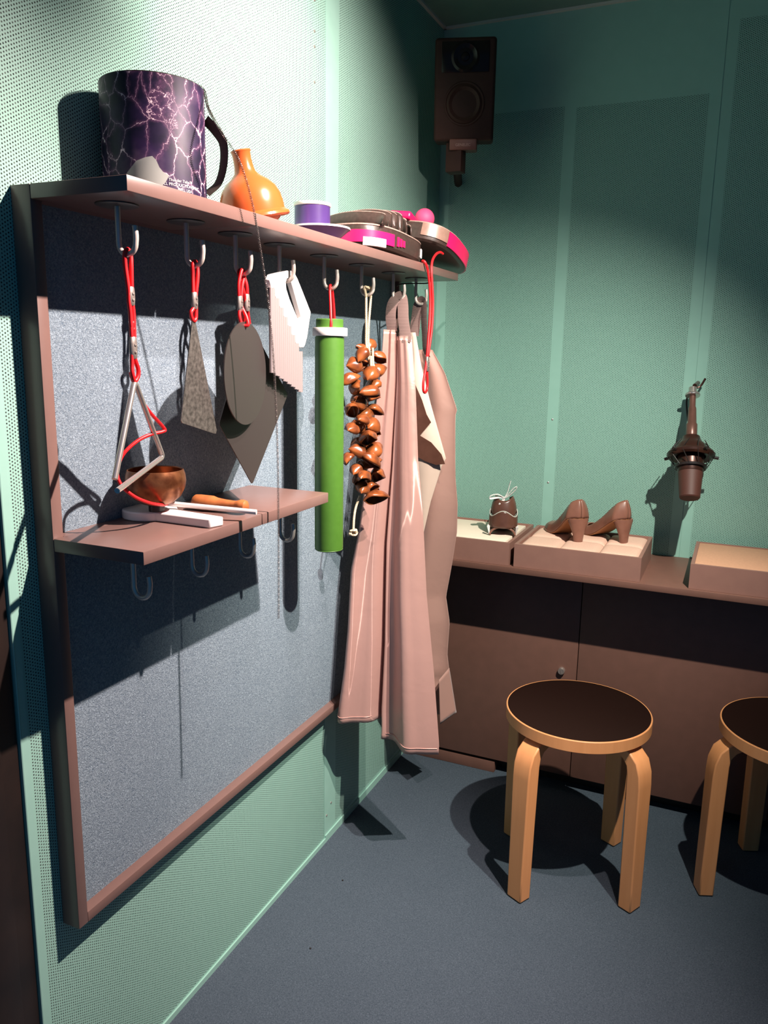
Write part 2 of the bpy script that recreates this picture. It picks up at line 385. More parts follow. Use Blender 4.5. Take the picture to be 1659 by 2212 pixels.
def hook_pts(y, ztop, zc, xs=HX, tip=0.021):
    r = 0.0145; p = [(xs, y, ztop), (xs, y, (ztop+zc)/2), (xs, y, zc+0.004)]
    for k in range(0, 9): a = PI-PI*k/8; p.append((xs+r+r*math.cos(a), y, zc-r*math.sin(a)*1.05))
    p.append((xs+2*r+0.0008, y, zc+0.008)); p.append((xs+2*r-0.0005, y, zc+tip)); return p
for y in HY:
    h = G().tube(hook_pts(y, ZS-TH-0.001, 1.4295), 0.0038, 12, smooth=2).build('hook', M_steel, unit, 60, label='steel hook')
    G().lathe([(0, 0), (0.026, 0), (0.0285, 0.001), (0.0285, 0.0025), (0, 0.0025)], (HX, y, ZS-TH-0.0027), 40).build('mounting_plate', M_steelD, h)
for y in (0.843, 0.979, 1.115, 1.252):
    G().tube(hook_pts(y, ZL-TH-0.0005, 0.9475, 0.117, 0.019), 0.0038, 12, smooth=2).build('hook', M_steel, unit, 60, label='steel hook')

# ------------------------------------------------------------------ things on the upper shelf
DC = (0.080, 0.970); DR = 0.074; DZ = 1.6625
drum = thing('thunder_drum', (DC[0], DC[1], ZS), 'purple cylinder drum printed with lightning standing at the near end of the top shelf', 'drum')
G().lathe([(DR-0.004, 0.0005), (DR, 0.0005), (DR, DZ-ZS-0.0015), (DR-0.001, DZ-ZS), (DR-0.004, DZ-ZS), (DR-0.004, DZ-ZS-0.006), (0, DZ-ZS-0.006)], (DC[0], DC[1], ZS), 96, mis=[0, 0, 1, 1, 1, 1]).build('shell', [M_bolt, M_dark], drum)
def on_drum(a, z, d=0.0006): return (DC[0]+(DR+d)*math.cos(a), DC[1]+(DR+d)*math.sin(a), z)
# torn sticker  (azimuth measured from +x)
pk = [(-96, 1.499), (-92, 1.515), (-86, 1.524), (-78, 1.535), (-70, 1.546), (-60, 1.551), (-53, 1.553), (-49, 1.548), (-46, 1.539), (-42, 1.533), (-36, 1.529), (-40, 1.520), (-46, 1.512), (-52, 1.505), (-54, 1.499)]
gs = G(); ctr = (-66, 1.520); vs = [on_drum(math.radians(ctr[0]), ctr[1])]; fs = []
NS = 6
for k in range(1, NS+1):
    for a, z in pk: vs.append(on_drum(math.radians(ctr[0]+(a-ctr[0])*k/NS), ctr[1]+(z-ctr[1])*k/NS))
n_ = len(pk)
for i in range(n_): fs.append((0, 1+i, 1+(i+1) % n_))
for k in range(NS-1):
    for i in range(n_): j = (i+1) % n_; fs.append((1+k*n_+i, 1+(k+1)*n_+i, 1+(k+1)*n_+j, 1+k*n_+j))
gs.add(vs, fs).build('torn_sticker', mat('grey_sticker', (0.34, 0.36, 0.33, 1), 0.5), drum, label='torn grey sticker')
def arc_text(lines, a0, z0, size, parent, m):
    g = G()
    for li, (txt, sh) in enumerate(lines):
        cu = bpy.data.curves.new('print', 'FONT'); cu.body = txt; cu.size = size; cu.align_x = 'CENTER'
        ob = bpy.data.objects.new('print', cu); COL.objects.link(ob)
        dg = bpy.context.evaluated_depsgraph_get(); me = bpy.data.meshes.new_from_object(ob.evaluated_get(dg))
        vs = [on_drum(a0+(v.co.x+sh)/DR, z0-li*size*1.05+v.co.y, 0.0005) for v in me.vertices]
        g.add(vs, [tuple(p.vertices) for p in me.polygons]); bpy.data.objects.remove(ob); bpy.data.curves.remove(cu)
    return g.build('printed_lettering', m, parent, label='small white printed lettering')
arc_text([('Thunder Tube\u2122', 0), ('STILL PRODUCTIONS, INC', 0.0), ('MFG. USA', 0.006)], math.radians(-22), 1.5225, 0.0056, drum, M_white)
# webbing handle
g = G(); cx, cy = DC; sa = math.radians(38)
e = Vector((math.cos(sa), math.sin(sa), 0))
hp = [Vector((cx, cy, 1.625))+e*(DR+0.001), Vector((cx, cy, 1.612))+e*(DR+0.014), Vector((cx, cy, 1.594))+e*(DR+0.026), Vector((cx, cy, 1.565))+e*(DR+0.026), Vector((cx, cy, 1.538))+e*(DR+0.018), Vector((cx, cy, 1.524))+e*(DR+0.004), Vector((cx, cy, 1.521))+e*(DR+0.0005)]
g.tube(hp, [(0.0012, 0.010)]*7, 8, smooth=6, flat=Matrix.Rotation(math.radians(24), 3, 'Z') @ e); g.build('handle_strap', M_strap, drum, label='black webbing handle')
# long coil spring: from the drum head over the rim and down past both shelves
sp = [Vector(p) for p in ((0.080, 0.972, 1.658), (0.105, 0.960, 1.668), (0.125, 0.950, 1.672), (0.150, 0.955, 1.660), (0.178, 0.950, 1.636), (0.200, 0.962, 1.600), (0.212, 0.996, 1.555), (0.2135, 1.024, 1.504), (0.214, 1.044, 1.440), (0.2145, 1.064, 1.360), (0.215, 1.078, 1.259), (0.215, 1.086, 1.108), (0.215, 1.085, 0.951), (0.215, 1.083, 0.839))]
sp = [Vector(p) for p in ((0.080, 0.972, 1.658), (0.098, 0.985, 1.668), (0.120, 1.000, 1.672), (0.140, 1.010, 1.666), (0.168, 0.985, 1.628), (0.200, 0.972, 1.590), (0.212, 0.996, 1.555), (0.2135, 1.024, 1.504), (0.214, 1.044, 1.440), (0.2145, 1.064, 1.360), (0.215, 1.078, 1.259), (0.215, 1.086, 1.108), (0.215, 1.085, 0.951), (0.215, 1.083, 0.839))]
cp_, _ = catmull(sp, [0]*len(sp), 12)
L = [0]
for a, b in zip(cp_, cp_[1:]): L.append(L[-1]+(b-a).length)
pitch_ = 0.0024; nper = 8; tot = L[-1]; N = int(tot/pitch_*nper); hel = []; j = 0
for i in range(N):
    s_ = tot*i/N
    while j < len(L)-2 and L[j+1] < s_: j += 1
    t_ = (s_-L[j])/(L[j+1]-L[j]); p = cp_[j].lerp(cp_[j+1], t_); tg = (cp_[j+1]-cp_[j]).normalized()
    a_ = Vector((1, 0, 0)) if abs(tg.x) < 0.8 else Vector((0, 0, 1)); n1_ = (a_-tg*a_.dot(tg)).normalized(); b1_ = tg.cross(n1_); ph = 2*PI*i/nper
    hel.append(p+(n1_*math.cos(ph)+b1_*math.sin(ph))*0.0018)
G().tube(hel, 0.00042, 4).build('coil_spring', M_spring, drum, 80, label='long thin coil spring')

# orange plunger cup lying tilted
mt = Matrix.Rotation(math.radians(12), 4, 'X') @ Matrix.Rotation(math.radians(-6), 4, 'Y')
pl = thing('plunger_cup', (0.098, 1.212, ZS), 'glossy orange rubber plunger cup with short neck on the top shelf beside the drum', 'plunger cup')
G().lathe([(0.0, 0.030), (0.048, 0.022), (0.055, 0.006), (0.060, 0.0), (0.0635, 0.003), (0.0625, 0.007), (0.056, 0.012), (0.0555, 0.024), (0.0530, 0.038), (0.047, 0.051), (0.037, 0.062), (0.025, 0.070), (0.0185, 0.077), (0.0165, 0.086), (0.0155, 0.098), (0.0160, 0.108), (0.0175, 0.111), (0.0165, 0.113), (0.0120, 0.112), (0.0120, 0.09)], (0.098, 1.208, ZS+0.0165), 64, mt).build('cup', M_orange, pl)
G().lathe([(0.0, -0.004), (0.020, -0.006), (0.034, -0.004), (0.042, 0.003), (0.045, 0.012), (0.046, 0.022)], (0.098, 1.218, ZS+0.0145), 48, mt).build('inner_flange', M_orange, pl)

# purple tin and saucer
sa_ = G().lathe([(0, 0), (0.024, 0), (0.026, 0.002), (0.044, 0.014), (0.056, 0.024), (0.0605, 0.0265), (0.0600, 0.030), (0.056, 0.0295), (0.042, 0.019), (0.024, 0.008), (0, 0.006)], (0.118, 1.408, ZS+0.0005), 56, mis=[0, 0, 0, 0, 0, 1, 1, 1, 1, 1]).build('saucer', [M_purple, M_white], origin=(0.118, 1.408, ZS))
tag(sa_, 'white rimmed saucer with purple underside on the top shelf under a tin', 'saucer')
ti = thing('purple_tin', (0.100, 1.411, ZS+0.018), 'small purple tin with white rims standing on the saucer', 'tin')
G().lathe([(0.028, 0.0), (0.0355, 0.001), (0.0350, 0.052), (0, 0.052)], (0.100, 1.411, ZS+0.0205), 56).build('can', M_purple, ti)
G().lathe([(0.0345, 0.050), (0.0365, 0.051), (0.0372, 0.054), (0.0365, 0.0565), (0.034, 0.0555), (0.033, 0.048)], (0.100, 1.411, ZS+0.0205), 56).build('rim', M_white, ti, label='white rolled rim')

# focus mitts
def supere(a, hx, hy, p=2.8):
    c, s = math.cos(a), math.sin(a); f = lambda t: math.copysign(abs(t)**(2/p), t); return hx*f(c), hy*f(s)
def mitt_body(hx, hy, z0, z1, bulge=0.006, n=72):
    g = G(); rings = [(-0.020, 0), (-0.006, 0), (0.0, 0.10), (0.002, 0.35), (0.002, 0.65), (0.0, 0.90), (-0.006, 1.0), (-0.03, 1.0)]
    vs = []
    for d, t in rings:
        for k in range(n):
            x, y = supere(2*PI*k/n, hx+d, hy+d); z = z0+(z1-z0)*t
            vs.append((x, y, z + 0.012*(y/hy)**2*0))
    fs = [(i*n+k, i*n+(k+1) % n, (i+1)*n+(k+1) % n, (i+1)*n+k) for i in range(len(rings)-1) for k in range(n)]
    fs += [tuple(range(n)), tuple((len(rings)-1)*n+k for k in range(n))[::-1]]
    g.add(vs, fs); return g
def band(hx, hy, z0, z1, a0, a1, out=0.0035, n=30):
    g = G(); vs = []
    for k in range(n+1):
        a = math.radians(a0+(a1-a0)*k/n)
        for o_, z in ((-0.001, z0), (out, z0), (out, z1), (-0.001, z1)):
            x, y = supere(a, hx+o_, hy+o_); vs.append((x, y, z))
    fs = [(k*4+i, (k+1)*4+i, (k+1)*4+(i+1) % 4, k*4+(i+1) % 4) for k in range(n) for i in range(4)] + [(0, 1, 2, 3), (n*4+3, n*4+2, n*4+1, n*4)]
    return g.add(vs, fs)
def xf(g, m):
    g.v = [tuple(m @ Vector(v)) for v in g.v]; return g
def make_mitt(name, loc, rot, label, hx, hy, hump, th=0.048):
    base = Matrix.Translation(Vector(loc)) @ rot; r = thing(name, loc, label, 'boxing pad', None)
    def B(g, nm, m, **k): return xf(g, base).build(nm, m, r, **k)
    B(mitt_body(hx, hy, 0.0, th), 'pad_body', M_leather)
    # piping
    pts = [(*supere(2*PI*k/60, hx-0.001, hy-0.001), th-0.002) for k in range(60)]
    B(G().tube(pts, 0.0022, 6, closed=True), 'piping', bpy.data.materials.get('piping_focus_mitt') or noisy('piping_focus_mitt', (0.40, 0.28, 0.24, 1), (0.25, 0.17, 0.14, 1), 300, 0.6), label='pale stitched piping')
    # gathered glove cover: ribbed puffs
    g = G(); nu, nv = 60, 12
    def f(u, v):
        y = -hy*0.86+u*hy*1.72; a = PI*v; env = (1-abs(2*u-1)**2.6)**0.5 if abs(2*u-1) < 1 else 0
        rib = abs(math.sin(u*PI*6.0))**0.55
        h = hump*env*(0.62+0.38*rib); wdt = hx*0.84*(0.55+0.45*env)*(0.95+0.05*rib)
        return (wdt*math.cos(a), y+0.010*math.sin(a), th-0.002+h*math.sin(a))
    g.grid(f, nu, nv); B(g, 'glove_cover', M_leather, solid=0.002, angle=50, label='black gathered leather cover')
    return r, base, B
rot1 = Matrix.Rotation(math.radians(-3), 4, 'X')
m1, b1, B1 = make_mitt('focus_mitt', (0.102, 1.700, ZS+0.008), rot1, 'black and pink boxing pad with gathered leather back lying flat on the top shelf', 0.084, 0.150, 0.034, 0.046)
B1(band(0.084, 0.150, 0.007, 0.032, -128, -22), 'side_panel', M_pink, label='glossy pink side panel')
for k in range(3): B1(band(0.084, 0.150, 0.010+0.0015*k, 0.030-0.0015*k, -17+4.6*k, -14+4.6*k, n=4), 'side_stripe', M_pink, label='pink stripe')
B1(band(0.084, 0.150, 0.000, 0.017, -70, -36, 0.0050), 'paper_label', M_white, label='white label')
for k, (a, w_) in enumerate(((28, 2.6), (33, 2.4), (38, 2.2))):
    B1(band(0.084, 0.150, 0.013, 0.031, a, a+w_*0.45, 0.0042, 3), 'logo_mark', M_white, label='white brush mark')
rot2 = Matrix.Rotation(math.radians(-15), 4, 'X') @ Matrix.Rotation(math.radians(6), 4, 'Y')
# standing gathered folds with pale edges
for k, (yk, hk, lean) in enumerate(((-0.128, 0.030, 0.018), (-0.100, 0.040, 0.020), (-0.066, 0.046, 0.020), (-0.028, 0.052, 0.016), (0.012, 0.046, 0.006), (0.045, 0.036, -0.004))):
    def f(u, v, yk=yk, hk=hk, lean=lean, k=k):
        a = PI*u; h = hk*math.sin(a)**0.22 if 0 < u < 1 else 0
        return Vector((0.074*math.cos(a), yk+lean*v*v+0.006*math.sin(3*a+k)+0.030*(1-v)*math.sin(a)*0.6, 0.046+h*v))
    B1(G().grid(f, 24, 8), 'gathered_fold', M_leather, solid=0.0025, angle=60)
    B1(G().tube([f(i/24, 1.0) for i in range(2, 23)], 0.0015, 6), 'fold_edging', bpy.data.materials['piping_focus_mitt'], angle=60, label='pale edge piping')
m2, b2, B2 = make_mitt('focus_mitt', (0.128, 1.957, ZS+0.0335), rot2, 'tilted black and pink boxing pad carrying the ball, far end of top shelf', 0.092, 0.125, 0.012, 0.046)
B2(band(0.092, 0.125, 0.006, 0.042, -30, 66), 'side_panel', M_pink, label='glossy pink side panel')
B2(band(0.092, 0.125, 0.012, 0.042, -78, -31), 'side_panel', noisy('brown_panel', (0.28, 0.17, 0.13, 1), (0.22, 0.13, 0.10, 1), 60, 0.35), label='shiny brown side panel')
B2(G().box((-0.060, -0.140, 0.044), (0.000, -0.060, 0.064), 0.007, 3), 'wrist_cuff', M_pink, label='pink wrist cuff')
B2(G().tube([(0.02, 0.118, 0.02), (0.03, 0.150, 0.030), (0.035, 0.185, 0.046)], [(0.0018, 0.006), (0.0018, 0.005), (0.0018, 0.0055)], 8, smooth=4), 'strap_end', M_strap, label='loose black strap end')
ball = G(); bm = bmesh.new(); bmesh.ops.create_uvsphere(bm, u_segments=40, v_segments=24, radius=0.0252)
ball.add([tuple(v.co+Vector((0.131, 1.937, 1.6245))) for v in bm.verts], [tuple(v.index for v in f.verts) for f in bm.faces]); bm.free()
tag(ball.build('rubber_ball', M_ball, origin=(0.131, 1.937, 1.6245)), 'small matt pink rubber ball resting on the tilted boxing pad', 'ball')

# ------------------------------------------------------------------ red cords with crimps
CR = 0.0031
def cord(name, pts, parent, r=CR, closed=False, lab='red elastic cord'):
    return G().tube(pts, r, 10, closed=closed, smooth=6).build(name, M_red, parent, 80, label=lab)
def crimp(c, parent, ax=(0, 0, 1), wd=0.0058, dp=0.0038, h=0.025):
    c = Vector(c); ax = Vector(ax).normalized(); mt = Vector((0, 0, 1)).rotation_difference(ax).to_matrix().to_4x4(); g = G(); n = 20; vs = []
    pr = [(0.85, -0.5), (1.0, -0.46), (1.16, -0.15), (1.16, 0.15), (1.0, 0.46), (0.85, 0.5)]
    for s_, z in pr:
        for k in range(n): a = 2*PI*k/n; vs.append(c+(mt @ Vector((dp*s_*math.cos(a), wd*s_*math.sin(a), z*h))))
    fs = [(i*n+k, i*n+(k+1) % n, (i+1)*n+(k+1) % n, (i+1)*n+k) for i in range(len(pr)-1) for k in range(n)] + [tuple(range(n)), tuple((len(pr)-1)*n+k for k in range(n))[::-1]]
    g.add(vs, fs)
    for dz in (-0.20, 0.12): g.lathe([(0.0021, 0), (0.0018, 0.0010), (0, 0.0014)], c+(mt @ Vector((dp*1.1, 0, dz*h))), 10, Matrix.Rotation(PI/2, 4, 'Y'))
    return g.build('crimp', noisy('grey_crimp_metal', (0.24, 0.21, 0.19, 1), (0.34, 0.30, 0.27, 1), 200, 0.45, metal=0.7) if 'grey_crimp_metal' not in bpy.data.materials else bpy.data.materials['grey_crimp_metal'], parent, 50, label='grey metal crimp')
XB = 0.1315
def loop_pts(y, zt, zb, zc, w=0.0045, x=XB, yb=None, wb=0.006):
    """figure-eight link: over the rod at zt, gathered at zc, round something at zb"""
    yb = y if yb is None else yb; ym = (y+yb)/2
    return [(x, y, zt+0.0065), (x, y-w-0.001, zt), (x-0.001, y-w, zt-0.016), (x, ym-0.0030, zc+0.008), (x, ym-0.0030, zc-0.008), (x, yb-wb, (zc+zb)/2-0.002), (x, yb-wb*0.8, zb+0.003), (x, yb, zb-0.001), (x, yb+wb*0.8, zb+0.003), (x, yb+wb, (zc+zb)/2-0.002), (x, ym+0.0030, zc-0.008), (x, ym+0.0030, zc+0.008), (x+0.001, y+w, zt-0.016), (x, y+w+0.001, zt)]
ZR = 1.4143
# hanging triangle
tri = thing('triangle_chime', (XB, 0.845, 1.41), 'steel triangle hanging by two red cord links from the hook nearest the post', 'triangle')
ap = Vector((0.131, 0.8475, 1.246)); rc = Vector((0.107, 0.930, 1.1285)); lc = Vector((0.153, 0.776, 1.119)); be = Vector((0.146, 0.787, 1.101))
def rounded(a, c, b, r=0.009, n=5):
    d1 = (a-c).normalized(); d2 = (b-c).normalized(); p0 = c+d1*r; p1 = c+d2*r
    return [p0.lerp(c, t).lerp(c.lerp(p1, t), t) for t in [i/n for i in range(n+1)]]
tp = [lc]+rounded(lc, ap, rc)+rounded(ap, rc, be)+[be]
G().tube(tp, 0.0041, 14).build('steel_rod', M_chrome, tri, 60)
c1 = cord('cord_link', loop_pts(0.845, ZR, 1.316, 1.360, yb=0.848, wb=0.003), tri, closed=True); crimp((XB, 0.8475, 1.360), c1)
c2 = cord('cord_link', [(XB, 0.848, 1.325), (XB, 0.8455, 1.318), (XB, 0.8455, 1.300), (XB, 0.8445, 1.285), (XB, 0.8435, 1.268), (XB+0.001, 0.8425, 1.256), (XB, 0.8470, 1.2455), (XB, 0.8545, 1.252), (XB, 0.8555, 1.262), (XB, 0.850, 1.276), (XB, 0.8490, 1.288), (XB, 0.8500, 1.302), (XB, 0.8505, 1.318)], tri, closed=True); crimp((XB, 0.8475, 1.291), c2, h=0.030)
# beater on its own long cord
bt = thing('triangle_beater', (0.21, 1.01, ZL), 'thin silver beater rod on a long red cord lying across the white paddle', 'beater')
G().tube([(0.078, 0.968, 1.0475), (0.222, 1.010, 1.0395)], 0.0042, 14).build('rod', M_silver, bt, 60, label='silver rod')
cord('long_cord', [(XB-0.006, 0.8465, 1.258), (0.127, 0.8495, 1.245), (0.122, 0.868, 1.222), (0.121, 0.888, 1.200), (0.120, 0.9195, 1.1740), (0.120, 0.916, 1.1690), (0.114, 0.896, 1.166), (0.108, 0.874, 1.158), (0.100, 0.852, 1.140), (0.095, 0.844, 1.115), (0.100, 0.846, 1.096), (0.108, 0.862, 1.078), (0.112, 0.890, 1.064), (0.105, 0.925, 1.0545), (0.086, 0.960, 1.048), (0.080, 0.9675, 1.0475)], bt, r=0.0026)

# wedge plate
wd_ = thing('steel_wedge_plate', (XB, 0.984, 1.41), 'mottled grey steel wedge plate hanging by one red cord next to the triangle', 'metal plate')
G().prism([(0.980, 1.336), (0.986, 1.336), (1.0345, 1.162), (1.032, 1.157), (1.027, 1.1575), (0.948, 1.180), (0.945, 1.184)], (XB, 0, 0), (0, 1, 0), (0, 0, 1), 0.0016).build('plate', M_rough, wd_)
c1 = cord('cord_link', loop_pts(0.9905, ZR, 1.334, 1.361, yb=0.984, wb=0.006), wd_, closed=True); crimp((XB, 0.9870, 1.363), c1)
# disc
dk = thing('steel_disc', (XB, 1.12, 1.41), 'round dark grey steel disc hanging in front of the pointed plate', 'metal plate')
dth = math.radians(9); ud = Vector((-math.sin(dth), math.cos(dth), 0))
G().prism([(0.0825*math.cos(2*PI*k/96), 0.0855*math.sin(2*PI*k/96)) for k in range(96)], (0.139, 1.111, 1.2515), ud, (0, 0, 1), 0.0018).build('disc_plate', M_steelD, dk)
c1 = cord('cord_link', [(XB, 1.1175, ZR+0.0065), (XB, 1.112, ZR), (XB, 1.106, 1.396), (XB, 1.106, 1.375), (XB, 1.1075, 1.362), (0.133, 1.104, 1.345), (0.136, 1.1075, 1.332), (0.144, 1.112, 1.332), (0.140, 1.113, 1.346), (XB, 1.1125, 1.362), (XB, 1.1120, 1.375), (XB, 1.116, 1.396), (XB, 1.123, ZR)], dk, closed=True); crimp((XB, 1.1085, 1.366), c1)
dm = thing('steel_diamond_plate', (0.125, 1.13, 1.41), 'long pointed diamond shaped steel plate hanging behind the round disc', 'metal plate')
G().prism([(1.1505, 1.338), (1.156, 1.337), (1.277, 1.212), (1.2775, 1.207), (1.156, 1.057), (1.152, 1.057), (1.060, 1.168), (1.0605, 1.173)], (0.119, 0, 0), (0, 1, 0), (0, 0, 1), 0.0018).build('diamond_plate', M_steelD, dm)
c1 = cord('cord_link', [(XB-0.007, 1.1225, ZR+0.0068), (XB-0.007, 1.117, ZR+0.001), (0.1285, 1.119, 1.396), (0.128, 1.128, 1.378), (0.127, 1.131, 1.362), (0.121, 1.135, 1.348), (0.114, 1.144, 1.334), (0.121, 1.150, 1.332), (0.124, 1.143, 1.348), (0.127, 1.1365, 1.362), (0.128, 1.1355, 1.378), (0.1285, 1.133, 1.398), (XB-0.007, 1.129, ZR+0.001)], dm, closed=True); crimp((0.1285, 1.1335, 1.369), c1, h=0.028)

# saw-shaped tube chime
sw = thing('tube_chime', (XB, 1.258, 1.415), 'white saw-handled chime with a row of ribbed grey metal tubes hanging from a hook', 'chime')
outer = [(1.192, 1.411), (1.201, 1.421), (1.253, 1.4325), (1.274, 1.434), (1.289, 1.422), (1.339, 1.364), (1.324, 1.316), (1.317, 1.303), (1.310, 1.297), (1.296, 1.297), (1.277, 1.310), (1.264, 1.326), (1.211, 1.387), (1.208, 1.399), (1.198, 1.398)]
hole = [(1.262, 1.4185), (1.270, 1.408), (1.300, 1.358), (1.302, 1.352), (1.298, 1.344), (1.292, 1.346), (1.260, 1.383), (1.249, 1.400), (1.247, 1.412), (1.252, 1.4188)]
G().prism(outer, (XB, 0, 0), (0, 1, 0), (0, 0, 1), 0.011, hole=hole).build('handle', M_white, sw, bevel=0.0015, label='white plastic handle')
tops = [(1.1995, 1.398), (1.2135, 1.382), (1.2275, 1.3665), (1.2415, 1.351), (1.2555, 1.3355), (1.2690, 1.320), (1.2825, 1.305), (1.2960, 1.290)]
for k, (y, z) in enumerate(tops):
    zb = 1.252-0.0053*k
    G().tube([(0.1365, y-0.0034, z), (0.1365, y-0.0034, zb)], 0.0040, 12).tube([(0.1365, y+0.0034, z), (0.1365, y+0.0034, zb-0.001)], 0.0040, 12).build('metal_tube', M_rib, sw, 50)

# green tube
gt = thing('rainstick_tube', (XB, 1.429, 1.41), 'long green tube with white collar hanging by a red cord', 'tube')
G().lathe([(0, 0.876), (0.0285, 0.876), (0.0300, 0.878), (0.0295, 0.8785), (0.0302, 0.882), (0.0296, 1.320), (0, 1.320)], (XB, 1.4255, 0), 48).build('tube_body', M_green, gt)
G().lathe([(0.0275, 1.318), (0.0278, 1.3535), (0.0265, 1.355), (0.0245, 1.355), (0.0245, 1.345), (0, 1.345)], (XB, 1.4255, 0), 48).build('end_cap', M_green, gt)
G().lathe([(0.0285, 1.3215), (0.0345, 1.3215), (0.0355, 1.323), (0.0355, 1.3365), (0.0345, 1.338), (0.0285, 1.338)], (XB, 1.4275, 0), 48).build('collar', M_white, gt, label='white plastic collar')
cord('cord_loop', [(0.147, 1.403, 1.330), (0.146, 1.4040, 1.352), (0.140, 1.413, 1.385), (0.133, 1.4235, 1.414), (XB, 1.4290, 1.4210), (XB, 1.4350, 1.414), (0.130, 1.4450, 1.385), (0.129, 1.4510, 1.352), (0.129, 1.4525, 1.338)], gt, r=0.0029)

# seed shell rattle
sr = thing('seed_shell_rattle', (XB, 1.602, 1.41), 'string of brown nut shells hanging on a pale twisted cord', 'shell rattle')
def rope(pts, r, parent, name, k=10, tw=260):
    P, _ = catmull([Vector(p) for p in pts], [0]*len(pts), k); g = G()
    for ph in (0, 2*PI/3, 4*PI/3):
        q = []; s_ = 0
        for i, p in enumerate(P):
            if i: s_ += (P[i]-P[i-1]).length
            tg = (P[min(i+1, len(P)-1)]-P[max(i-1, 0)]).normalized(); a_ = Vector((1, 0, 0)); n1 = (a_-tg*a_.dot(tg)).normalized(); b1_ = tg.cross(n1); a = s_*tw*2+ph
            q.append(p+(n1*math.cos(a)+b1_*math.sin(a))*r*0.55)
        g.tube(q, r*0.62, 6)
    return g.build(name, M_rope, parent, 80)
rope([(XB-0.004, 1.594, 1.428), (XB-0.002, 1.5955, 1.421), (XB, 1.596, 1.408), (XB, 1.597, 1.380), (XB, 1.5985, 1.345), (XB, 1.600, 1.310), (XB+0.012, 1.592, 1.270), (XB+0.016, 1.590, 1.235), (XB+0.006, 1.594, 1.180), (XB, 1.598, 1.100), (XB, 1.606, 1.020), (XB, 1.604, 0.975)], 0.0027, sr, 'twisted_cord', 22)
rope([(XB+0.004, 1.604, 1.433), (XB+0.004, 1.611, 1.424), (XB+0.003, 1.613, 1.405), (XB+0.002, 1.611, 1.380), (XB+0.002, 1.606, 1.345), (XB+0.004, 1.604, 1.305), (XB+0.014, 1.604, 1.27), (XB+0.02, 1.607, 1.248), (XB+0.02, 1.600, 1.243), (XB+0.017, 1.596, 1.262)], 0.0027, sr, 'twisted_cord', 22)
rope([(XB+0.018, 1.586, 1.282), (XB+0.020, 1.583, 1.262), (XB+0.019, 1.586, 1.243), (XB+0.019, 1.592, 1.240), (XB+0.019, 1.596, 1.26), (XB+0.015, 1.602, 1.30)], 0.0026, sr, 'twisted_cord', 18)
rope([(XB-0.008, 1.592, 0.965), (XB-0.010, 1.575, 0.940), (XB-0.008, 1.562, 0.915), (XB-0.006, 1.556, 0.893)], 0.0026, sr, 'twisted_cord', 18)
g = G()
for k in range(5):
    a0 = k*1.3; g.tube([Vector((XB-0.006, 1.556, 0.886))+Vector((0.006*math.cos(a0+t), 0.008*math.sin(a0+t*1.7), 0.006*math.sin(t*1.3+k))) for t in [i*0.6 for i in range(9)]], 0.0020, 6, smooth=2)
g.build('end_knot', M_rope, sr, 80); 
g = G()
for k in range(3):
    a0 = k*2.1; g.tube([Vector((XB+0.001, 1.602, 1.4295))+Vector((0.005*math.cos(a0+t), 0.009*math.sin(a0+t*1.7), 0.003*math.sin(t*1.3+k))) for t in [i*0.6 for i in range(8)]], 0.0021, 6, smooth=2)
g.build('top_knot', M_rope, sr, 80)
shells = [(1.636, 1.304), (1.542, 1.283), (1.648, 1.277), (1.529, 1.26), (1.636, 1.248), (1.576, 1.24), (1.511, 1.229), (1.62, 1.213), (1.565, 1.199), (1.568, 1.176), (1.625, 1.158), (1.544, 1.139), (1.525, 1.12), (1.602, 1.126), (1.56, 1.099), (1.631, 1.089), (1.62, 1.111), (1.604, 1.068), (1.555, 1.07), (1.575, 1.047), (1.643, 1.037), (1.559, 1.027), (1.556, 1.01), (1.626, 1.008), (1.653, 0.973), (1.613, 0.98), (1.621, 0.957), (1.592, 1.004)]
def shell_mesh(L, W, seed):
    """open pod: hollow almond with a gaping, slightly twisted mouth"""
    r_ = random.Random(seed); nu, nv = 20, 14; ph = r_.uniform(0, 6); g = G()
    tw_ = r_.uniform(-0.5, 0.5)
    def f(u, v):
        s_ = 2*u-1; a = -PI*0.64+PI*1.28*v; taper = max(0.0, 1-abs(s_)**1.7)**0.75
        wob = 1+0.16*math.sin(3.5*s_+ph)+0.07*math.sin(5*a+ph)
        a2 = a+tw_*s_
        return Vector((L/2*s_*(1+0.10*math.cos(a)), W*taper*math.sin(a2)*wob, W*0.95*taper*math.cos(a2)+0.22*W*(1-s_*s_)+0.18*W*s_*math.sin(ph)))
    return g.grid(f, nu, nv)
more = [(1.600, 1.292), (1.566, 1.262), (1.610, 1.262), (1.545, 1.215), (1.598, 1.186), (1.600, 1.150), (1.575, 1.120), (1.632, 1.185), (1.590, 1.083), (1.625, 1.060), (1.535, 1.055), (1.600, 1.030), (1.640, 1.000), (1.583, 0.983), (1.545, 1.160)]
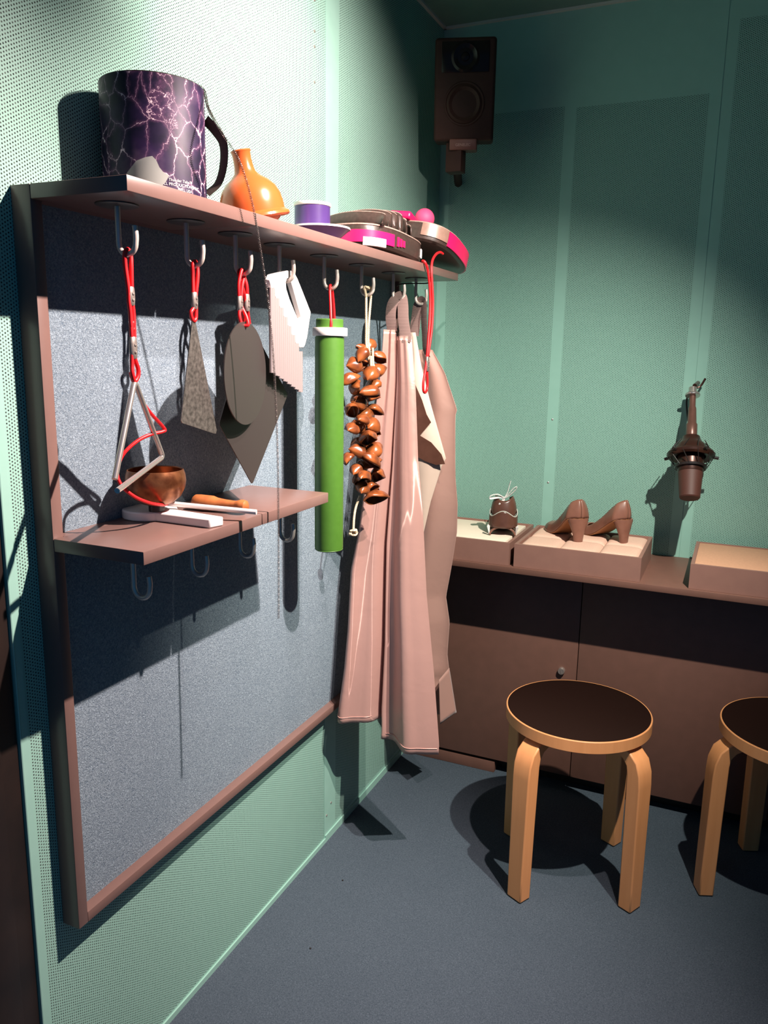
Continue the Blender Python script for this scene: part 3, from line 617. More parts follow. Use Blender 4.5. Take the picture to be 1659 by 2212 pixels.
for i, (y, z) in enumerate(shells+more):
    side = -1 if y < 1.597 else 1; extra = i >= len(shells)
    dx = 0.014 if (i % 3) else -0.004
    big = i in (5, 8, 14, 17, 19, 23, 26)
    if extra: dx = -0.012+0.012*(i % 2)
    L_, W_ = 0.047*rnd.uniform(0.9, 1.12), 0.0150*rnd.uniform(0.95, 1.2)
    if big: L_, W_ = 0.060, 0.0185; dx = 0.024
    roll_ = rnd.uniform(-1.3, 1.0) if not big else rnd.uniform(-0.9, 0.1)
    e_ = Euler((roll_, rnd.uniform(-0.55, 0.55), PI/2+rnd.uniform(-0.7, 0.7)), 'XYZ')
    mt = Matrix.Translation((XB+dx, 1.597+(y-1.597)*0.78, z)) @ e_.to_matrix().to_4x4()
    xf(shell_mesh(L_, W_, i), mt).build('nut_shell', M_shell, sr, 60, solid=0.0018, origin=(XB+dx, y, z))

# ------------------------------------------------------------------ aprons
def strap_mesh(pts, wdt, flat, name, m, parent, th=0.0012):
    return G().tube([Vector(p) for p in pts], [(th, wdt)]*len(pts), 8, smooth=6, flat=flat).build(name, m, parent, 50, label='taupe ribbed webbing strap')
ap1 = thing('work_apron', (XB, 1.778, 1.41), 'long satin taupe apron hanging in two deep folds from a hook, hem near the floor', 'apron')
LT = [(0.395, 0.042), (0.512, 0.053), (0.613, 0.056), (0.76, 0.053), (0.86, 0.068), (1.117, 0.084), (1.233, 0.096), (1.32, 0.099)]
VT = [(0.36, 0.148), (0.409, 0.145), (0.579, 0.144), (0.828, 0.134), (0.924, 0.136), (1.017, 0.139), (1.23, 0.138), (1.337, 0.132)]
RT = [(0.347, 0.309), (0.524, 0.284), (0.715, 0.252), (0.921, 0.228), (1.039, 0.208), (1.203, 0.191), (1.326, 0.173)]
P1 = [(0, 0.010), (0.06, -0.016), (0.16, -0.036), (0.28, -0.040), (0.42, -0.028), (0.62, -0.017), (0.82, -0.006), (0.92, 0.012), (1, 0.050)]
P2 = [(0, 0.050), (0.05, 0.002), (0.13, -0.008), (0.26, -0.010), (0.50, -0.046), (0.60, -0.048), (0.72, -0.036), (0.86, -0.024), (1, -0.010)]
def cinterp(tab, x):
    xs = [t_[0] for t_ in tab]; n_ = len(tab); i = max(0, min(n_-2, sum(1 for q in xs if q <= x)-1)); h_ = xs[i+1]-xs[i]; t_ = (x-xs[i])/h_
    def sl(k):
        if k == 0: return (tab[1][1]-tab[0][1])/(xs[1]-xs[0])
        if k == n_-1: return (tab[-1][1]-tab[-2][1])/(xs[-1]-xs[-2])
        return (tab[k+1][1]-tab[k-1][1])/(xs[k+1]-xs[k-1])
    a_, b_ = tab[i][1], tab[i+1][1]; m0, m1 = sl(i)*h_, sl(i+1)*h_
    return (2*t_**3-3*t_**2+1)*a_+(t_**3-2*t_**2+t_)*m0+(3*t_**2-2*t_**3)*b_+(t_**3-t_**2)*m1
def apron_front(u, v):
    # u 0..0.5 left lobe, 0.5..1 right lobe; v 0 top .. 1 hem
    sc_ = 0.30+0.75*smoothstep(v*1.1)
    if u <= 0.5:
        q = u/0.5; z = 1.345-(1.345-0.378)*v; xl, xv = interp(LT, z), interp(VT, z); x = xl+(xv-xl)*q
        y = 1.765-0.112*v + sc_*cinterp(P1, q) + 0.005*math.sin(q*13+1)*(1-v)
    else:
        q = (u-0.5)/0.5; z = 1.330-(1.330-0.322-0.012*(1-q))*v; xv, xr = interp(VT, z), interp(RT, z); x = xv+(xr-xv)*q
        y = 1.765-0.085*v + sc_*cinterp(P2, q) + 0.004*math.sin(q*14)*(1-v)
        if q < 0.15: y -= 0.027*v*(1-q/0.15)
    return Vector((x, y, z))
G().grid(apron_front, 150, 90).build('skirt', M_apron, ap1, 80, solid=0.0012)
# stitched hem
hp1 = [apron_front(u, 0.985)+Vector((0, -0.0016, 0)) for u in [0.02+0.42*i/24 for i in range(25)]]
hp2 = [apron_front(u, 0.985)+Vector((0, -0.0016, 0)) for u in [0.56+0.43*i/24 for i in range(25)]]
G().tube(hp1, (0.0010), 6).build('hem', M_apron, ap1, 80); G().tube(hp2, 0.0010, 6).build('hem', M_apron, ap1, 80)
strap_mesh([(0.122, 1.768, 1.340), (0.117, 1.766, 1.375), (0.119, 1.770, 1.405), (0.130, 1.776, 1.4215), (0.140, 1.776, 1.4205), (0.146, 1.772, 1.400), (0.151, 1.764, 1.370), (0.160, 1.757, 1.335), (0.163, 1.753, 1.315)], 0.0135, (0, 1, 0), 'neck_strap', M_web, ap1)
ap2 = thing('work_apron', (XB, 1.925, 1.41), 'matt taupe apron hanging behind, its cream reverse folded open, on the last hook', 'apron')
RB = [(0.279, 0.238), (0.380, 0.214), (0.402, 0.224), (0.456, 0.216), (0.551, 0.219), (0.624, 0.205), (0.723, 0.220), (0.811, 0.232), (0.891, 0.234), (0.965, 0.228), (1.132, 0.226), (1.148, 0.230), (1.241, 0.193), (1.289, 0.162), (1.300, 0.155)]
def apron_back(u, v):
    z = 1.300-(1.300-0.255+0.10*(1-u))*v if u < 0.6 else 1.300-(1.300-0.285)*v
    z = 1.300-(1.300-0.275)*v
    xr = interp(RB, z); xl = 0.118-0.075*smoothstep(v); x = xl+(xr-xl)*u
    y = 1.948+0.020*math.sin(u*PI*2.4+0.4)*(0.3+0.7*v)+0.016*math.sin(v*9+u*3)*u*0.5 + 0.03*u*v
    return Vector((x, y, z))
G().grid(apron_back, 60, 80).build('skirt', M_apron2, ap2, 80, solid=0.0012)
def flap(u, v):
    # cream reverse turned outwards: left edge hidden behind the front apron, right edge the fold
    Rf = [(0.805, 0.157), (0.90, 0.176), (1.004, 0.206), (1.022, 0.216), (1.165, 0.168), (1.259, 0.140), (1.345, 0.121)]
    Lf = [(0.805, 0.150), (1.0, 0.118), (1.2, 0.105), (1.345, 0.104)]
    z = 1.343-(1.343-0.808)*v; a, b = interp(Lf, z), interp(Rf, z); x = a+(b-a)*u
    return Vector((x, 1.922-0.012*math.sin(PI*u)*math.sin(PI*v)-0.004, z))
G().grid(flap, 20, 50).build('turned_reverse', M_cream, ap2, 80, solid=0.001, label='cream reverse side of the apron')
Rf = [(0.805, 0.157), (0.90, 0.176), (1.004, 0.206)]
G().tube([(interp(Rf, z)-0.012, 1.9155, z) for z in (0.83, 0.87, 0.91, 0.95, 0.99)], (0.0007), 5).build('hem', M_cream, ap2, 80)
def tail(u, v):
    z = 0.400-0.130*v; return Vector((0.214+0.026*v*(0.3+0.7*u)+0.012*u, 1.925+0.05*u, z+0.02*u))
G().grid(tail, 8, 12).build('loose_corner', M_apron2, ap2, 80, solid=0.001)
G().prism([(0.120, 1.229), (0.133, 1.205), (0.150, 1.172), (0.164, 1.135), (0.177, 1.115), (0.147, 1.079), (0.179, 1.063), (0.208, 1.034), (0.219, 1.009), (0.194, 1.005), (0.165, 1.012), (0.138, 1.024), (0.124, 1.06), (0.118, 1.15)][::-1], (0, 1.9035, 0), (1, 0, 0), (0, 0, 1), 0.0012).build('dark_lining', M_darktan, ap2, label='shiny dark brown lining patch')
strap_mesh([(0.112, 1.932, 1.335), (0.115, 1.934, 1.375), (0.122, 1.929, 1.408), (0.134, 1.925, 1.4215), (0.141, 1.922, 1.412), (0.144, 1.918, 1.375), (0.148, 1.917, 1.335), (0.150, 1.920, 1.300), (0.151, 1.930, 1.285)], 0.0135, (0, 1, 0), 'neck_strap', M_web, ap2)
# red lanyard hanging over the shelf edge
ly = thing('red_lanyard', (0.205, 1.79, ZS), 'red cord lanyard with crimped loop hanging over the far end of the top shelf', 'lanyard')
c1 = cord('cord_strands', [(0.183, 1.800, ZS+0.0035), (0.192, 1.775, 1.503), (0.2005, 1.771, 1.499), (0.2035, 1.783, 1.480), (0.2065, 1.791, 1.440), (0.208, 1.792, 1.400), (0.210, 1.784, 1.350), (0.212, 1.772, 1.300), (0.212, 1.768, 1.276), (0.212, 1.761, 1.250), (0.212, 1.750, 1.222), (0.212, 1.752, 1.203), (0.212, 1.764, 1.198), (0.212, 1.775, 1.206), (0.212, 1.777, 1.222), (0.212, 1.772, 1.250), (0.212, 1.773, 1.276), (0.214, 1.777, 1.300), (0.2145, 1.790, 1.350), (0.213, 1.797, 1.400), (0.211, 1.796, 1.440), (0.208, 1.795, 1.480), (0.205, 1.806, 1.506), (0.205, 1.830, 1.524), (0.207, 1.852, 1.531), (0.209, 1.866, 1.529)], ly, r=0.0030)
crimp((0.213, 1.7705, 1.266), c1, h=0.034)
G().tube([(0.036, 1.99, 1.466), (0.07, 1.93, 1.4655), (0.10, 1.92, 1.466), (0.12, 1.9215, 1.466), (0.16, 1.90, 1.4645), (0.1985, 1.815, 1.4685), (0.206, 1.80, 1.472)], 0.0016, 6, smooth=5).build('cord_tie', M_strap, ly, 80, label='thin black tie')

# ------------------------------------------------------------------ things on the lower shelf
pd_ = []
for k in range(30): a = math.radians(38+284*k/29); pd_.append((0.050+0.043*math.cos(a), 0.962+0.043*math.sin(a)))
poly = pd_+[(0.100, 0.9355), (0.188, 0.9335), (0.1945, 0.9600), (0.100, 0.9705)]
o = G().prism(poly, (0, 0, ZL+0.0075), (1, 0, 0), (0, 1, 0), 0.0145).build('white_paddle', M_white, origin=(0.09, 0.95, ZL), bevel=0.0022)
tag(o, 'thick white plastic paddle with a round head lying on the lower shelf', 'paddle')
BW = (0.078, 0.946)
o = G().lathe([(0, 0), (0.0125, 0), (0.0125, 0.0095), (0, 0.0095)], (BW[0], BW[1], ZL+0.0152), 24).build('bowl_stand', M_black, origin=(BW[0], BW[1], ZL+0.015))
tag(o, 'short black foot between the bronze bowl and the paddle', 'stand')
o = G().lathe([(0, 0.0), (0.014, 0.0), (0.026, 0.004), (0.038, 0.014), (0.0450, 0.028), (0.0468, 0.038), (0.0455, 0.049), (0.0430, 0.056), (0.0420, 0.0565), (0.0410, 0.055), (0.0432, 0.046), (0.0440, 0.036), (0.0420, 0.026), (0.034, 0.014), (0.022, 0.007), (0, 0.005)], (BW[0], BW[1], ZL+0.025), 64).build('singing_bowl', M_brass, origin=(BW[0], BW[1], ZL+0.025))
tag(o, 'small hammered bronze singing bowl on the lower shelf behind the triangle', 'bowl')
mt = Matrix.Translation((0.076, 1.045, ZL+0.0135)) @ Matrix.Rotation(PI/2, 4, 'Y') @ Matrix.Rotation(math.radians(-2), 4, 'X')
o = G().lathe([(0, 0), (0.0105, 0.0), (0.0125, 0.003), (0.0130, 0.012), (0.0128, 0.036), (0.0105, 0.044), (0.0088, 0.060), (0.0078, 0.080), (0.0086, 0.084), (0.0102, 0.088), (0.0112, 0.094), (0.0100, 0.100), (0.006, 0.103), (0, 0.1035)], (0, 0, 0), 32, mt).build('wooden_mallet', M_wood, origin=(0.12, 1.045, ZL))
tag(o, 'short turned orange wooden mallet lying on the lower shelf behind the paddle', 'mallet')

# ------------------------------------------------------------------ counter along the back wall
YC = 2.198
cab = thing('low_cabinet', (1.0, YC, 0), 'long brown cabinet with flush doors under the back counter', 'cabinet')
G().box((0.004, YC+0.0175, 0.045), (XR-0.01, LY-0.002, 0.694)).build('carcass', M_taupeD, cab)
G().box((0.004, YC+0.05, 0.0), (XR-0.01, LY-0.002, 0.045)).build('recessed_plinth', M_dark, cab, label='dark recessed plinth')
G().box((0.004, 2.203, 0.0), (0.309, 2.247, 0.036), 0.001).build('plinth_board', M_taupeD, cab)
xs_ = [0.006, 0.544, 1.082, 1.620, 2.33]
for i in range(4):
    d = G().box((xs_[i]+0.0012, YC, 0.047), (xs_[i+1]-0.0012, YC+0.017, 0.690), 0.001).build('door', M_taupeD, cab)
    if i in (0,):
        mt = Matrix.Rotation(PI/2, 4, 'X')
        G().lathe([(0.0105, 0.0), (0.0105, 0.008), (0.009, 0.012), (0, 0.012)], (0.500, YC-0.0002, 0.380), 28, mt).box((0.499, YC-0.0135, 0.375), (0.501, YC-0.0115, 0.385)).build('lock', M_chrome, d, label='round chrome lock')
o = G().box((0.003, 2.047, 0.698), (XR-0.005, LY-0.001, 0.715), 0.001).build('countertop', M_taupeD, origin=(1, 2.2, 0.70))
tag(o, 'thin brown counter shelf running along the back wall under the trays', 'countertop')
def tray(x0, x1, name, label, m_in, kind):
    y0, y1, z0, z1 = 2.057, 2.335, 0.7155, 0.780; t = thing(name, ((x0+x1)/2, (y0+y1)/2, z0), label, 'tray', 'trays of walking surfaces on the back counter')
    wl = 0.009; g = G()
    g.box((x0, y0, z0), (x1, y0+wl, z1)).box((x0, y1-wl, z0), (x1, y1, z1)).box((x0, y0+wl, z0), (x0+wl, y1-wl, z1)).box((x1-wl, y0+wl, z0), (x1, y1-wl, z1)).box((x0+wl, y0+wl, z0), (x1-wl, y1-wl, z0+0.01))
    g.build('tray_box', M_tray, t)
    if kind == 'b': G().box((x0+wl+0.002, y0+wl+0.002, z0+0.01), (x1-wl-0.012, y1-wl-0.002, z1-0.004), 0.002).build('insert_board', m_in, t)
    elif kind == 's': G().box((x0+wl, y0+wl, z0+0.01), (x1-wl, y1-wl, z1-0.002), 0.001).build('insert_board', m_in, t)
    else:
        nx, ny = 3, 2; dx, dy = (x1-x0-2*wl)/nx, (y1-y0-2*wl)/ny
        for i in range(nx):
            for j in range(ny):
                cx_, cy_ = x0+wl+dx*(i+.5), y0+wl+dy*(j+.5)
                def f(u, v):
                    a, b = 2*u-1, 2*v-1; h = (1-a**6)*(1-b**6); h = max(h, 0)**0.5
                    return Vector((cx_+a*dx*0.498, cy_+b*dy*0.498, z0+0.052+0.013*h))
                G().grid(f, 18, 18).build('padded_square', m_in, t, 80, label='pale padded square')
    return t
t1 = tray(0.025, 0.361, 'sound_tray', 'brown tray with a cream board insert on the counter next to the aprons', M_ivory, 'b')
t2 = tray(0.3745, 0.711, 'sound_tray', 'brown tray of pale padded squares under the high heels', M_pad, 'p')
t3 = tray(0.830, 1.166, 'sound_tray', 'brown tray with a plain sand coloured board at the right of the counter', M_sand, 's')
ZT = 0.7775

# high heels
def high_heel(loc, az, label):
    """built along +u (toe direction); heel at the origin"""
    t = thing('high_heel_shoe', loc, label, 'shoe', 'pair of brown high heels on the padded tray')
    R = Matrix.Translation(Vector(loc)) @ Matrix.Rotation(az, 4, 'Z')
    def B(g, n, m, **k): return xf(g, R).build(n, m, t, **k)
    HH = 0.066; WS = 1.42
    def solez(s): return HH*(1-smoothstep(min(1, s/0.125))) + 0.004
    def halfw(s): return interp([(0, 0.018), (0.02, 0.025), (0.06, 0.024), (0.10, 0.029), (0.135, 0.034), (0.165, 0.029), (0.19, 0.015), (0.198, 0.004)], s)*(WS-0.28*min(1, s/0.12))
    def toph(s): return interp([(0, 0.052), (0.03, 0.046), (0.07, 0.034), (0.12, 0.028), (0.16, 0.024), (0.19, 0.014), (0.198, 0.006)], s)
    def f(u, v):
        s = 0.198*u; a = PI*v; w_ = halfw(s); h = toph(s); c_, s_ = math.cos(a), math.sin(a)
        op = 1.0 if s > 0.128 else max(0.0, (s-0.118)/0.010)
        # closed vamp near the toe, open collar behind it
        if s <= 0.128:
            # two side walls only: fold the arch profile so that its crown drops back into the wall
            k = v*2 if v < 0.5 else (1-v)*2; sd = 1 if v < 0.5 else -1; k = min(1, k*1.05)
            y = sd*(w_*(1-0.10*k)); z = solez(s)+h*k
            if s < 0.02: y *= (0.15+0.85*math.sqrt(max(0, s/0.02)))
            return Vector((s-0.006*k*(1-min(1, s/0.03)), y*(1-op)+op*w_*c_, z*(1-op)+op*(solez(s)+h*s_**0.7)))
        return Vector((s, w_*c_, solez(s)+h*(max(0, s_)**0.7)))
    # side walls as two sheets, vamp as one
    def side(sd):
        def q(u, v):
            s = 0.145*u**1.3; w_ = halfw(s); h = toph(s)*(1-0.15*max(0, (s-0.10)/0.045)); k = v
            y = sd*(w_*(1-(0.14+0.42*max(0, 1-s/0.07))*k*k)); 
            if s < 0.022: y *= (0.02+0.98*math.sqrt(max(0, s/0.022)))
            return Vector((s-0.004*math.sin(PI*k)*(1-min(1, s/0.03))+0.010*k*(1-min(1, s/0.03)), y, solez(s)+h*k))
        return q
    def vamp(u, v):
        s = 0.122+0.076*u; a = PI*v; w_ = halfw(s)
        return Vector((s-0.018*math.sin(a)**2*(1-u)*-1.0, w_*math.cos(a), solez(s)+toph(s)*max(0, math.sin(a))**0.75))
    B(G().grid(side(1), 24, 8).grid(side(-1), 24, 8).grid(vamp, 16, 20), 'upper', M_tan, solid=0.0022, angle=60)
    def sole(u, v):
        s = 0.198*u; w_ = halfw(s)*0.98
        if s < 0.022: w_ *= (0.15+0.85*math.sqrt(max(0, s/0.022)))
        return Vector((s, w_*(2*v-1), solez(s)-0.001))
    B(G().grid(sole, 30, 6), 'sole', M_tanin, solid=0.004, angle=60, label='tan sole')
    g = G(); n = 16; pr = [(0.000, 0.0105, 0.013, 0.010), (0.02, 0.0120, 0.0155, 0.011), (0.04, 0.0170, 0.022, 0.014), (HH-0.004, 0.026, 0.030, 0.020), (HH+0.002, 0.028, 0.030, 0.022)]; vs = []
    for z, rx, ry, cx_ in pr:
        for k in range(n): a = 2*PI*k/n; vs.append(Vector((cx_+rx*math.cos(a)*(1 if math.cos(a) > 0 else 1.0), ry*math.sin(a), z)))
    fs = [(i*n+k, i*n+(k+1) % n, (i+1)*n+(k+1) % n, (i+1)*n+k) for i in range(len(pr)-1) for k in range(n)] + [tuple(range(n)), tuple((len(pr)-1)*n+k for k in range(n))[::-1]]
    B(g.add(vs, fs), 'heel', M_tan, angle=50)
    return t
high_heel((0.533, 2.160, ZT+0.001), math.radians(126), 'left of the two brown leather high heels, its toe pointing at the wall')
high_heel((0.652, 2.215, ZT+0.001), math.radians(143), 'right of the two brown leather high heels, standing further back on the padding')

# peep-toe lace shoe seen from behind
def lace_shoe(loc, az):
    t = thing('lace_up_shoe', loc, 'dark brown cut-out shoe tied with a white bow on the cream board', 'shoe')
    R = Matrix.Translation(Vector(loc)) @ Matrix.Rotation(az, 4, 'Z')
    def B(g, n, m, **k): return xf(g, R).build(n, m, t, **k)
    W = 0.040
    def halfw(s): return interp([(0, 0.030), (0.03, 0.036), (0.07, 0.034), (0.12, 0.040), (0.165, 0.038), (0.20, 0.022), (0.212, 0.004)], s)
    def sole(u, v):
        s = 0.212*u; w_ = halfw(s)
        if s < 0.03: w_ *= (0.45+0.55*math.sqrt(s/0.03))
        return Vector((s, w_*(2*v-1), 0.004+0.020*(1-smoothstep(s/0.10))))
    B(G().grid(sole, 28, 8), 'sole', M_darktan, solid=0.005, angle=60)
    # low curved heel, open like an arch towards the back
    g = G(); n = 22
    for i in range(n):
        pass
    def heel(u, v):
        a = PI*u; return Vector((0.004+0.030*v-0.004, 0.036*math.cos(a), 0.001+0.024*math.sin(a)))
    B(G().grid(heel, 22, 4), 'heel_arch', M_tan, solid=0.005, angle=60, label='brown arched heel')
    # toe cap / lower body
    def lower(u, v):
        s = 0.03+0.182*u; a = PI*v; w_ = halfw(s); h = interp([(0.03, 0.048), (0.10, 0.050), (0.16, 0.046), (0.20, 0.026), (0.212, 0.010)], s)
        return Vector((s, w_*math.cos(a)*1.02, 0.010+h*max(0, math.sin(a))**0.8))
    B(G().grid(lower, 24, 22), 'vamp', M_darktan, solid=0.002, angle=60)
    # back counter with scalloped top
    def counter(u, v):
        a = -PI*0.62+PI*1.24*u; ca = math.cos(a); top = 0.046+0.010*math.cos(3*a)
        return Vector((0.034-0.040*ca*(1-0.10*v), 0.041*math.sin(a)*(1.0-0.03*v), 0.022+top*v*0.9))
    B(G().grid(counter, 36, 8), 'heel_counter', M_darktan, solid=0.002, angle=60)
    # tall cuff with V notch, tied on top
    def cuff(u, v):
        a = -PI*0.80+PI*1.60*u; ca = math.cos(a); low = 0.048+0.014*math.cos(2*a+PI); top = 0.104-0.006*math.cos(2*a)
        z = low+(top-low)*v; rr = 0.036-0.012*v*v
        return Vector((0.046-rr*0.95*ca, rr*1.02*math.sin(a), z))
    cf = B(G().grid(cuff, 44, 10), 'ankle_cuff', M_darktan, solid=0.0022, angle=60)
    def rim(f, v, us): return [Vector(f(u, v)) for u in us]
    us = [i/40 for i in range(41)]
    B(G().tube(rim(cuff, 0.0, us), 0.0014, 6).tube(rim(counter, 1.0, us), 0.0014, 6), 'pale_edging', M_trimw, angle=80, label='pale edge piping')
    for sd in (-1, 1):
        B(G().add([(0.004, sd*0.037, 0.027), (-0.004, sd*0.045, 0.027), (0.000, sd*0.038, 0.002), (0.014, sd*0.043, 0.030), (0.008, sd*0.036, 0.004)], [(0, 1, 2), (1, 3, 4, 2), (0, 2, 4, 3), (0, 3, 1)]), 'white_tab', M_white, label='white tab')
    tz = 0.106
    g = G().tube([(0.030, 0.0, tz), (0.028, 0.018, tz+0.010), (0.026, 0.038, tz+0.006), (0.026, 0.042, tz-0.002), (0.028, 0.030, tz-0.001), (0.030, 0.010, tz+0.002), (0.030, 0.0, tz)], [(0.0015, 0.0065)]*7, 8, smooth=5)
    g.tube([(0.030, 0.0, tz), (0.030, -0.010, tz+0.010), (0.031, -0.024, tz+0.028), (0.032, -0.034, tz+0.034), (0.031, -0.030, tz+0.024), (0.030, -0.012, tz+0.006), (0.030, 0.0, tz)], [(0.0015, 0.0065)]*7, 8, smooth=5)
    g.tube([(0.030, 0.0, tz), (0.033, -0.008, tz+0.016), (0.036, -0.012, tz+0.034), (0.036, -0.016, tz+0.050)], [(0.001, 0.003)]*4, 6, smooth=4)
    g.tube([(0.028, 0.0, tz+0.002), (0.026, 0.004, tz-0.012), (0.0255, 0.001, tz-0.016)], [(0.0012, 0.004)]*3, 8, smooth=3)
    g.tube([(0.024, 0.012, tz-0.016), (0.020, 0.012, tz-0.017)], 0.003, 8)
    B(g, 'ribbon_lace', M_white, angle=60, label='white ribbon bow')
lace_shoe((0.314, 2.150, ZT-0.0005), math.radians(104))
# ribbed brown shoe mostly hidden by the aprons
t = thing('ribbed_shoe', (0.11, 2.24, ZT), 'brown ribbed shoe toe just showing past the aprons on the cream board', 'shoe')
def f(u, v):
    s = u; a = PI*v; w_ = 0.040*math.sqrt(max(0.0, 1-abs(2*s-1)**3)); rb = 1+0.035*math.sin(s*70)
    return Vector((0.022+0.118*s, 2.245+w_*math.cos(a)*rb, ZT+0.006+0.050*max(0, math.sin(a))**0.8*(w_/0.040)*rb))
G().grid(f, 80, 18).build('upper', M_tan, t, 60, solid=0.002)
def f(u, v):
    w_ = 0.044*math.sqrt(max(0.0, 1-abs(2*u-1)**4)); return Vector((0.018+0.122*u, 2.243+w_*(2*v-1), ZT+0.0045))
G().grid(f, 30, 6).build('sole', M_darktan, t, 60, solid=0.008)

# ------------------------------------------------------------------ loudspeaker in the corner
LS = Vector((0.172, 2.098, 1.960)); RS = Matrix.Translation(LS) @ Matrix.Rotation(math.radians(17), 4, 'Z') @ Matrix.Rotation(math.radians(9), 4, 'X')
spk = thing('loudspeaker', LS, 'black wall mounted loudspeaker high in the corner of the booth', 'loudspeaker')
def BS(g, n, m, p=spk, **k): return xf(g, RS).build(n, m, p, **k)
M_spk = noisy('dark_brown_enclosure', (0.030, 0.012, 0.009, 1), (0.036, 0.015, 0.011, 1), 30, 0.6, spec=0.2)
BS(G().box((-0.078, -0.030, -0.118), (0.078, 0.085, 0.122), 0.008, 3), 'enclosure', M_spk)
fx = Matrix.Translation((0, -0.0305, 0)) @ Matrix.Rotation(PI/2, 4, 'X')
BS(G().lathe([(0.046, 0.0), (0.048, 0.0015), (0.051, 0.0015), (0.053, 0.0)], (0, 0, 0), 56, Matrix.Translation((0, 0, -0.030)) @ fx), 'woofer_ring', M_spk)
BS(G().lathe([(0.046, 0.001), (0.040, 0.004), (0.034, 0.0005), (0.016, -0.008), (0.012, -0.004), (0, 0.0)], (0, 0, 0), 48, Matrix.Translation((0, 0, -0.030)) @ fx), 'woofer_cone', M_spk)
BS(G().box((-0.060, -0.0325, 0.042), (0.060, -0.0300, 0.112), 0.001), 'waveguide', M_blackgl, label='glossy black waveguide')
BS(G().lathe([(0.036, 0.0), (0.030, 0.0025), (0.020, -0.0005), (0.012, -0.002), (0.009, 0.002), (0, 0.004)], (0, 0, 0), 40, Matrix.Translation((0, -0.0025, 0.077)) @ fx), 'tweeter', M_blackgl)
BS(G().box((-0.036, -0.036, -0.140), (0.036, 0.060, -0.112), 0.004), 'foot', noisy('brown_foot', (0.10, 0.032, 0.022, 1), (0.12, 0.04, 0.028, 1), 20, 0.5), label='reddish brown foot')
cu = bpy.data.curves.new('print', 'FONT'); cu.body = 'GENELEC'; cu.size = 0.0095; cu.align_x = 'CENTER'; ob = bpy.data.objects.new('print', cu); COL.objects.link(ob)
me = bpy.data.meshes.new_from_object(ob.evaluated_get(bpy.context.evaluated_depsgraph_get()))
g = G().add([(v.co.x, -0.0364, v.co.y-0.130) for v in me.vertices], [tuple(p.vertices) for p in me.polygons]); bpy.data.objects.remove(ob)
BS(g, 'name_lettering', mat('grey_print', (0.30, 0.18, 0.15, 1), 0.5), label='small pale lettering')
G().box((0.128, 2.085, 1.765), (0.172, 2.125, 1.838), 0.003).tube([(0.150, 2.11, 1.80), (0.060, LY-0.0005, 1.80)], 0.012, 12).build('wall_bracket', M_spk, spk)

# ------------------------------------------------------------------ studio microphone
mb, mtp = Vector((0.807, 2.195, 0.924)), Vector((0.782, 2.343, 1.213)); ax = (mtp-mb).normalized()
RM = Matrix.Translation(mb) @ Vector((0, 0, 1)).rotation_difference(ax).to_matrix().to_4x4()
mic = thing('studio_microphone', mtp, 'dark brown studio microphone hanging upside down in a spider shock mount by the back wall', 'microphone')
M_mic = noisy('bronze_black_metal', (0.050, 0.020, 0.014, 1), (0.062, 0.025, 0.018, 1), 40, 0.32, metal=0.5)
M_micg = noisy('brown_mesh', (0.060, 0.018, 0.012, 1), (0.085, 0.027, 0.018, 1), 900, 0.6)
def BM(g, n, m, **k): return xf(g, RM).build(n, m, mic, **k)
BM(G().lathe([(0, 0), (0.024, 0.0), (0.0265, 0.003), (0.0285, 0.030), (0.0315, 0.068), (0.032, 0.072)], n=40), 'mesh_grille', M_micg)
BM(G().lathe([(0.032, 0.072), (0.033, 0.074), (0.034, 0.150), (0.028, 0.160), (0.014, 0.164), (0.0135, 0.185), (0, 0.185)], n=40), 'body', M_mic)
BM(G().lathe([(0.038, 0.118), (0.052, 0.114), (0.060, 0.118), (0.062, 0.124), (0.058, 0.130), (0.044, 0.134), (0.038, 0.150), (0.030, 0.158), (0.024, 0.168), (0.022, 0.176), (0.014, 0.178)], n=40), 'shock_mount_ring', M_mic)
g = G().lathe([(0.030, 0.086), (0.040, 0.084), (0.042, 0.090), (0.031, 0.094)], n=32)
for k in range(10):
    a = 2*PI*k/10; b_ = a+0.25
    g.tube([(0.061*math.cos(a), 0.061*math.sin(a), 0.122), (0.041*math.cos(b_), 0.041*math.sin(b_), 0.088)], 0.0012, 6)
    g.tube([(0.060*math.cos(a), 0.060*math.sin(a), 0.126), (0.037*math.cos(b_), 0.037*math.sin(b_), 0.160)], 0.0012, 6)
for k in range(5):
    a = 2*PI*k/5+0.3; g.tube([(0.058*math.cos(a), 0.058*math.sin(a), 0.122), (0.072*math.cos(a), 0.072*math.sin(a), 0.121)], 0.0045, 8)
BM(g, 'elastic_cradle', M_black, angle=60)
BM(G().lathe([(0.0135, 0.178), (0.0145, 0.182), (0.0145, 0.212), (0.0120, 0.216), (0.0105, 0.260), (0.0085, 0.266), (0.0085, 0.300), (0, 0.300)], n=28), 'stem', noisy('brown_metal', (0.16, 0.075, 0.058, 1), (0.13, 0.06, 0.046, 1), 60, 0.35, metal=0.3), angle=50)
BM(G().lathe([(0.007, 0.296), (0.019, 0.297), (0.020, 0.300), (0.019, 0.303), (0.011, 0.304), (0.0105, 0.322), (0, 0.323)], n=28), 'clamp', M_chrome, label='polished clamp')
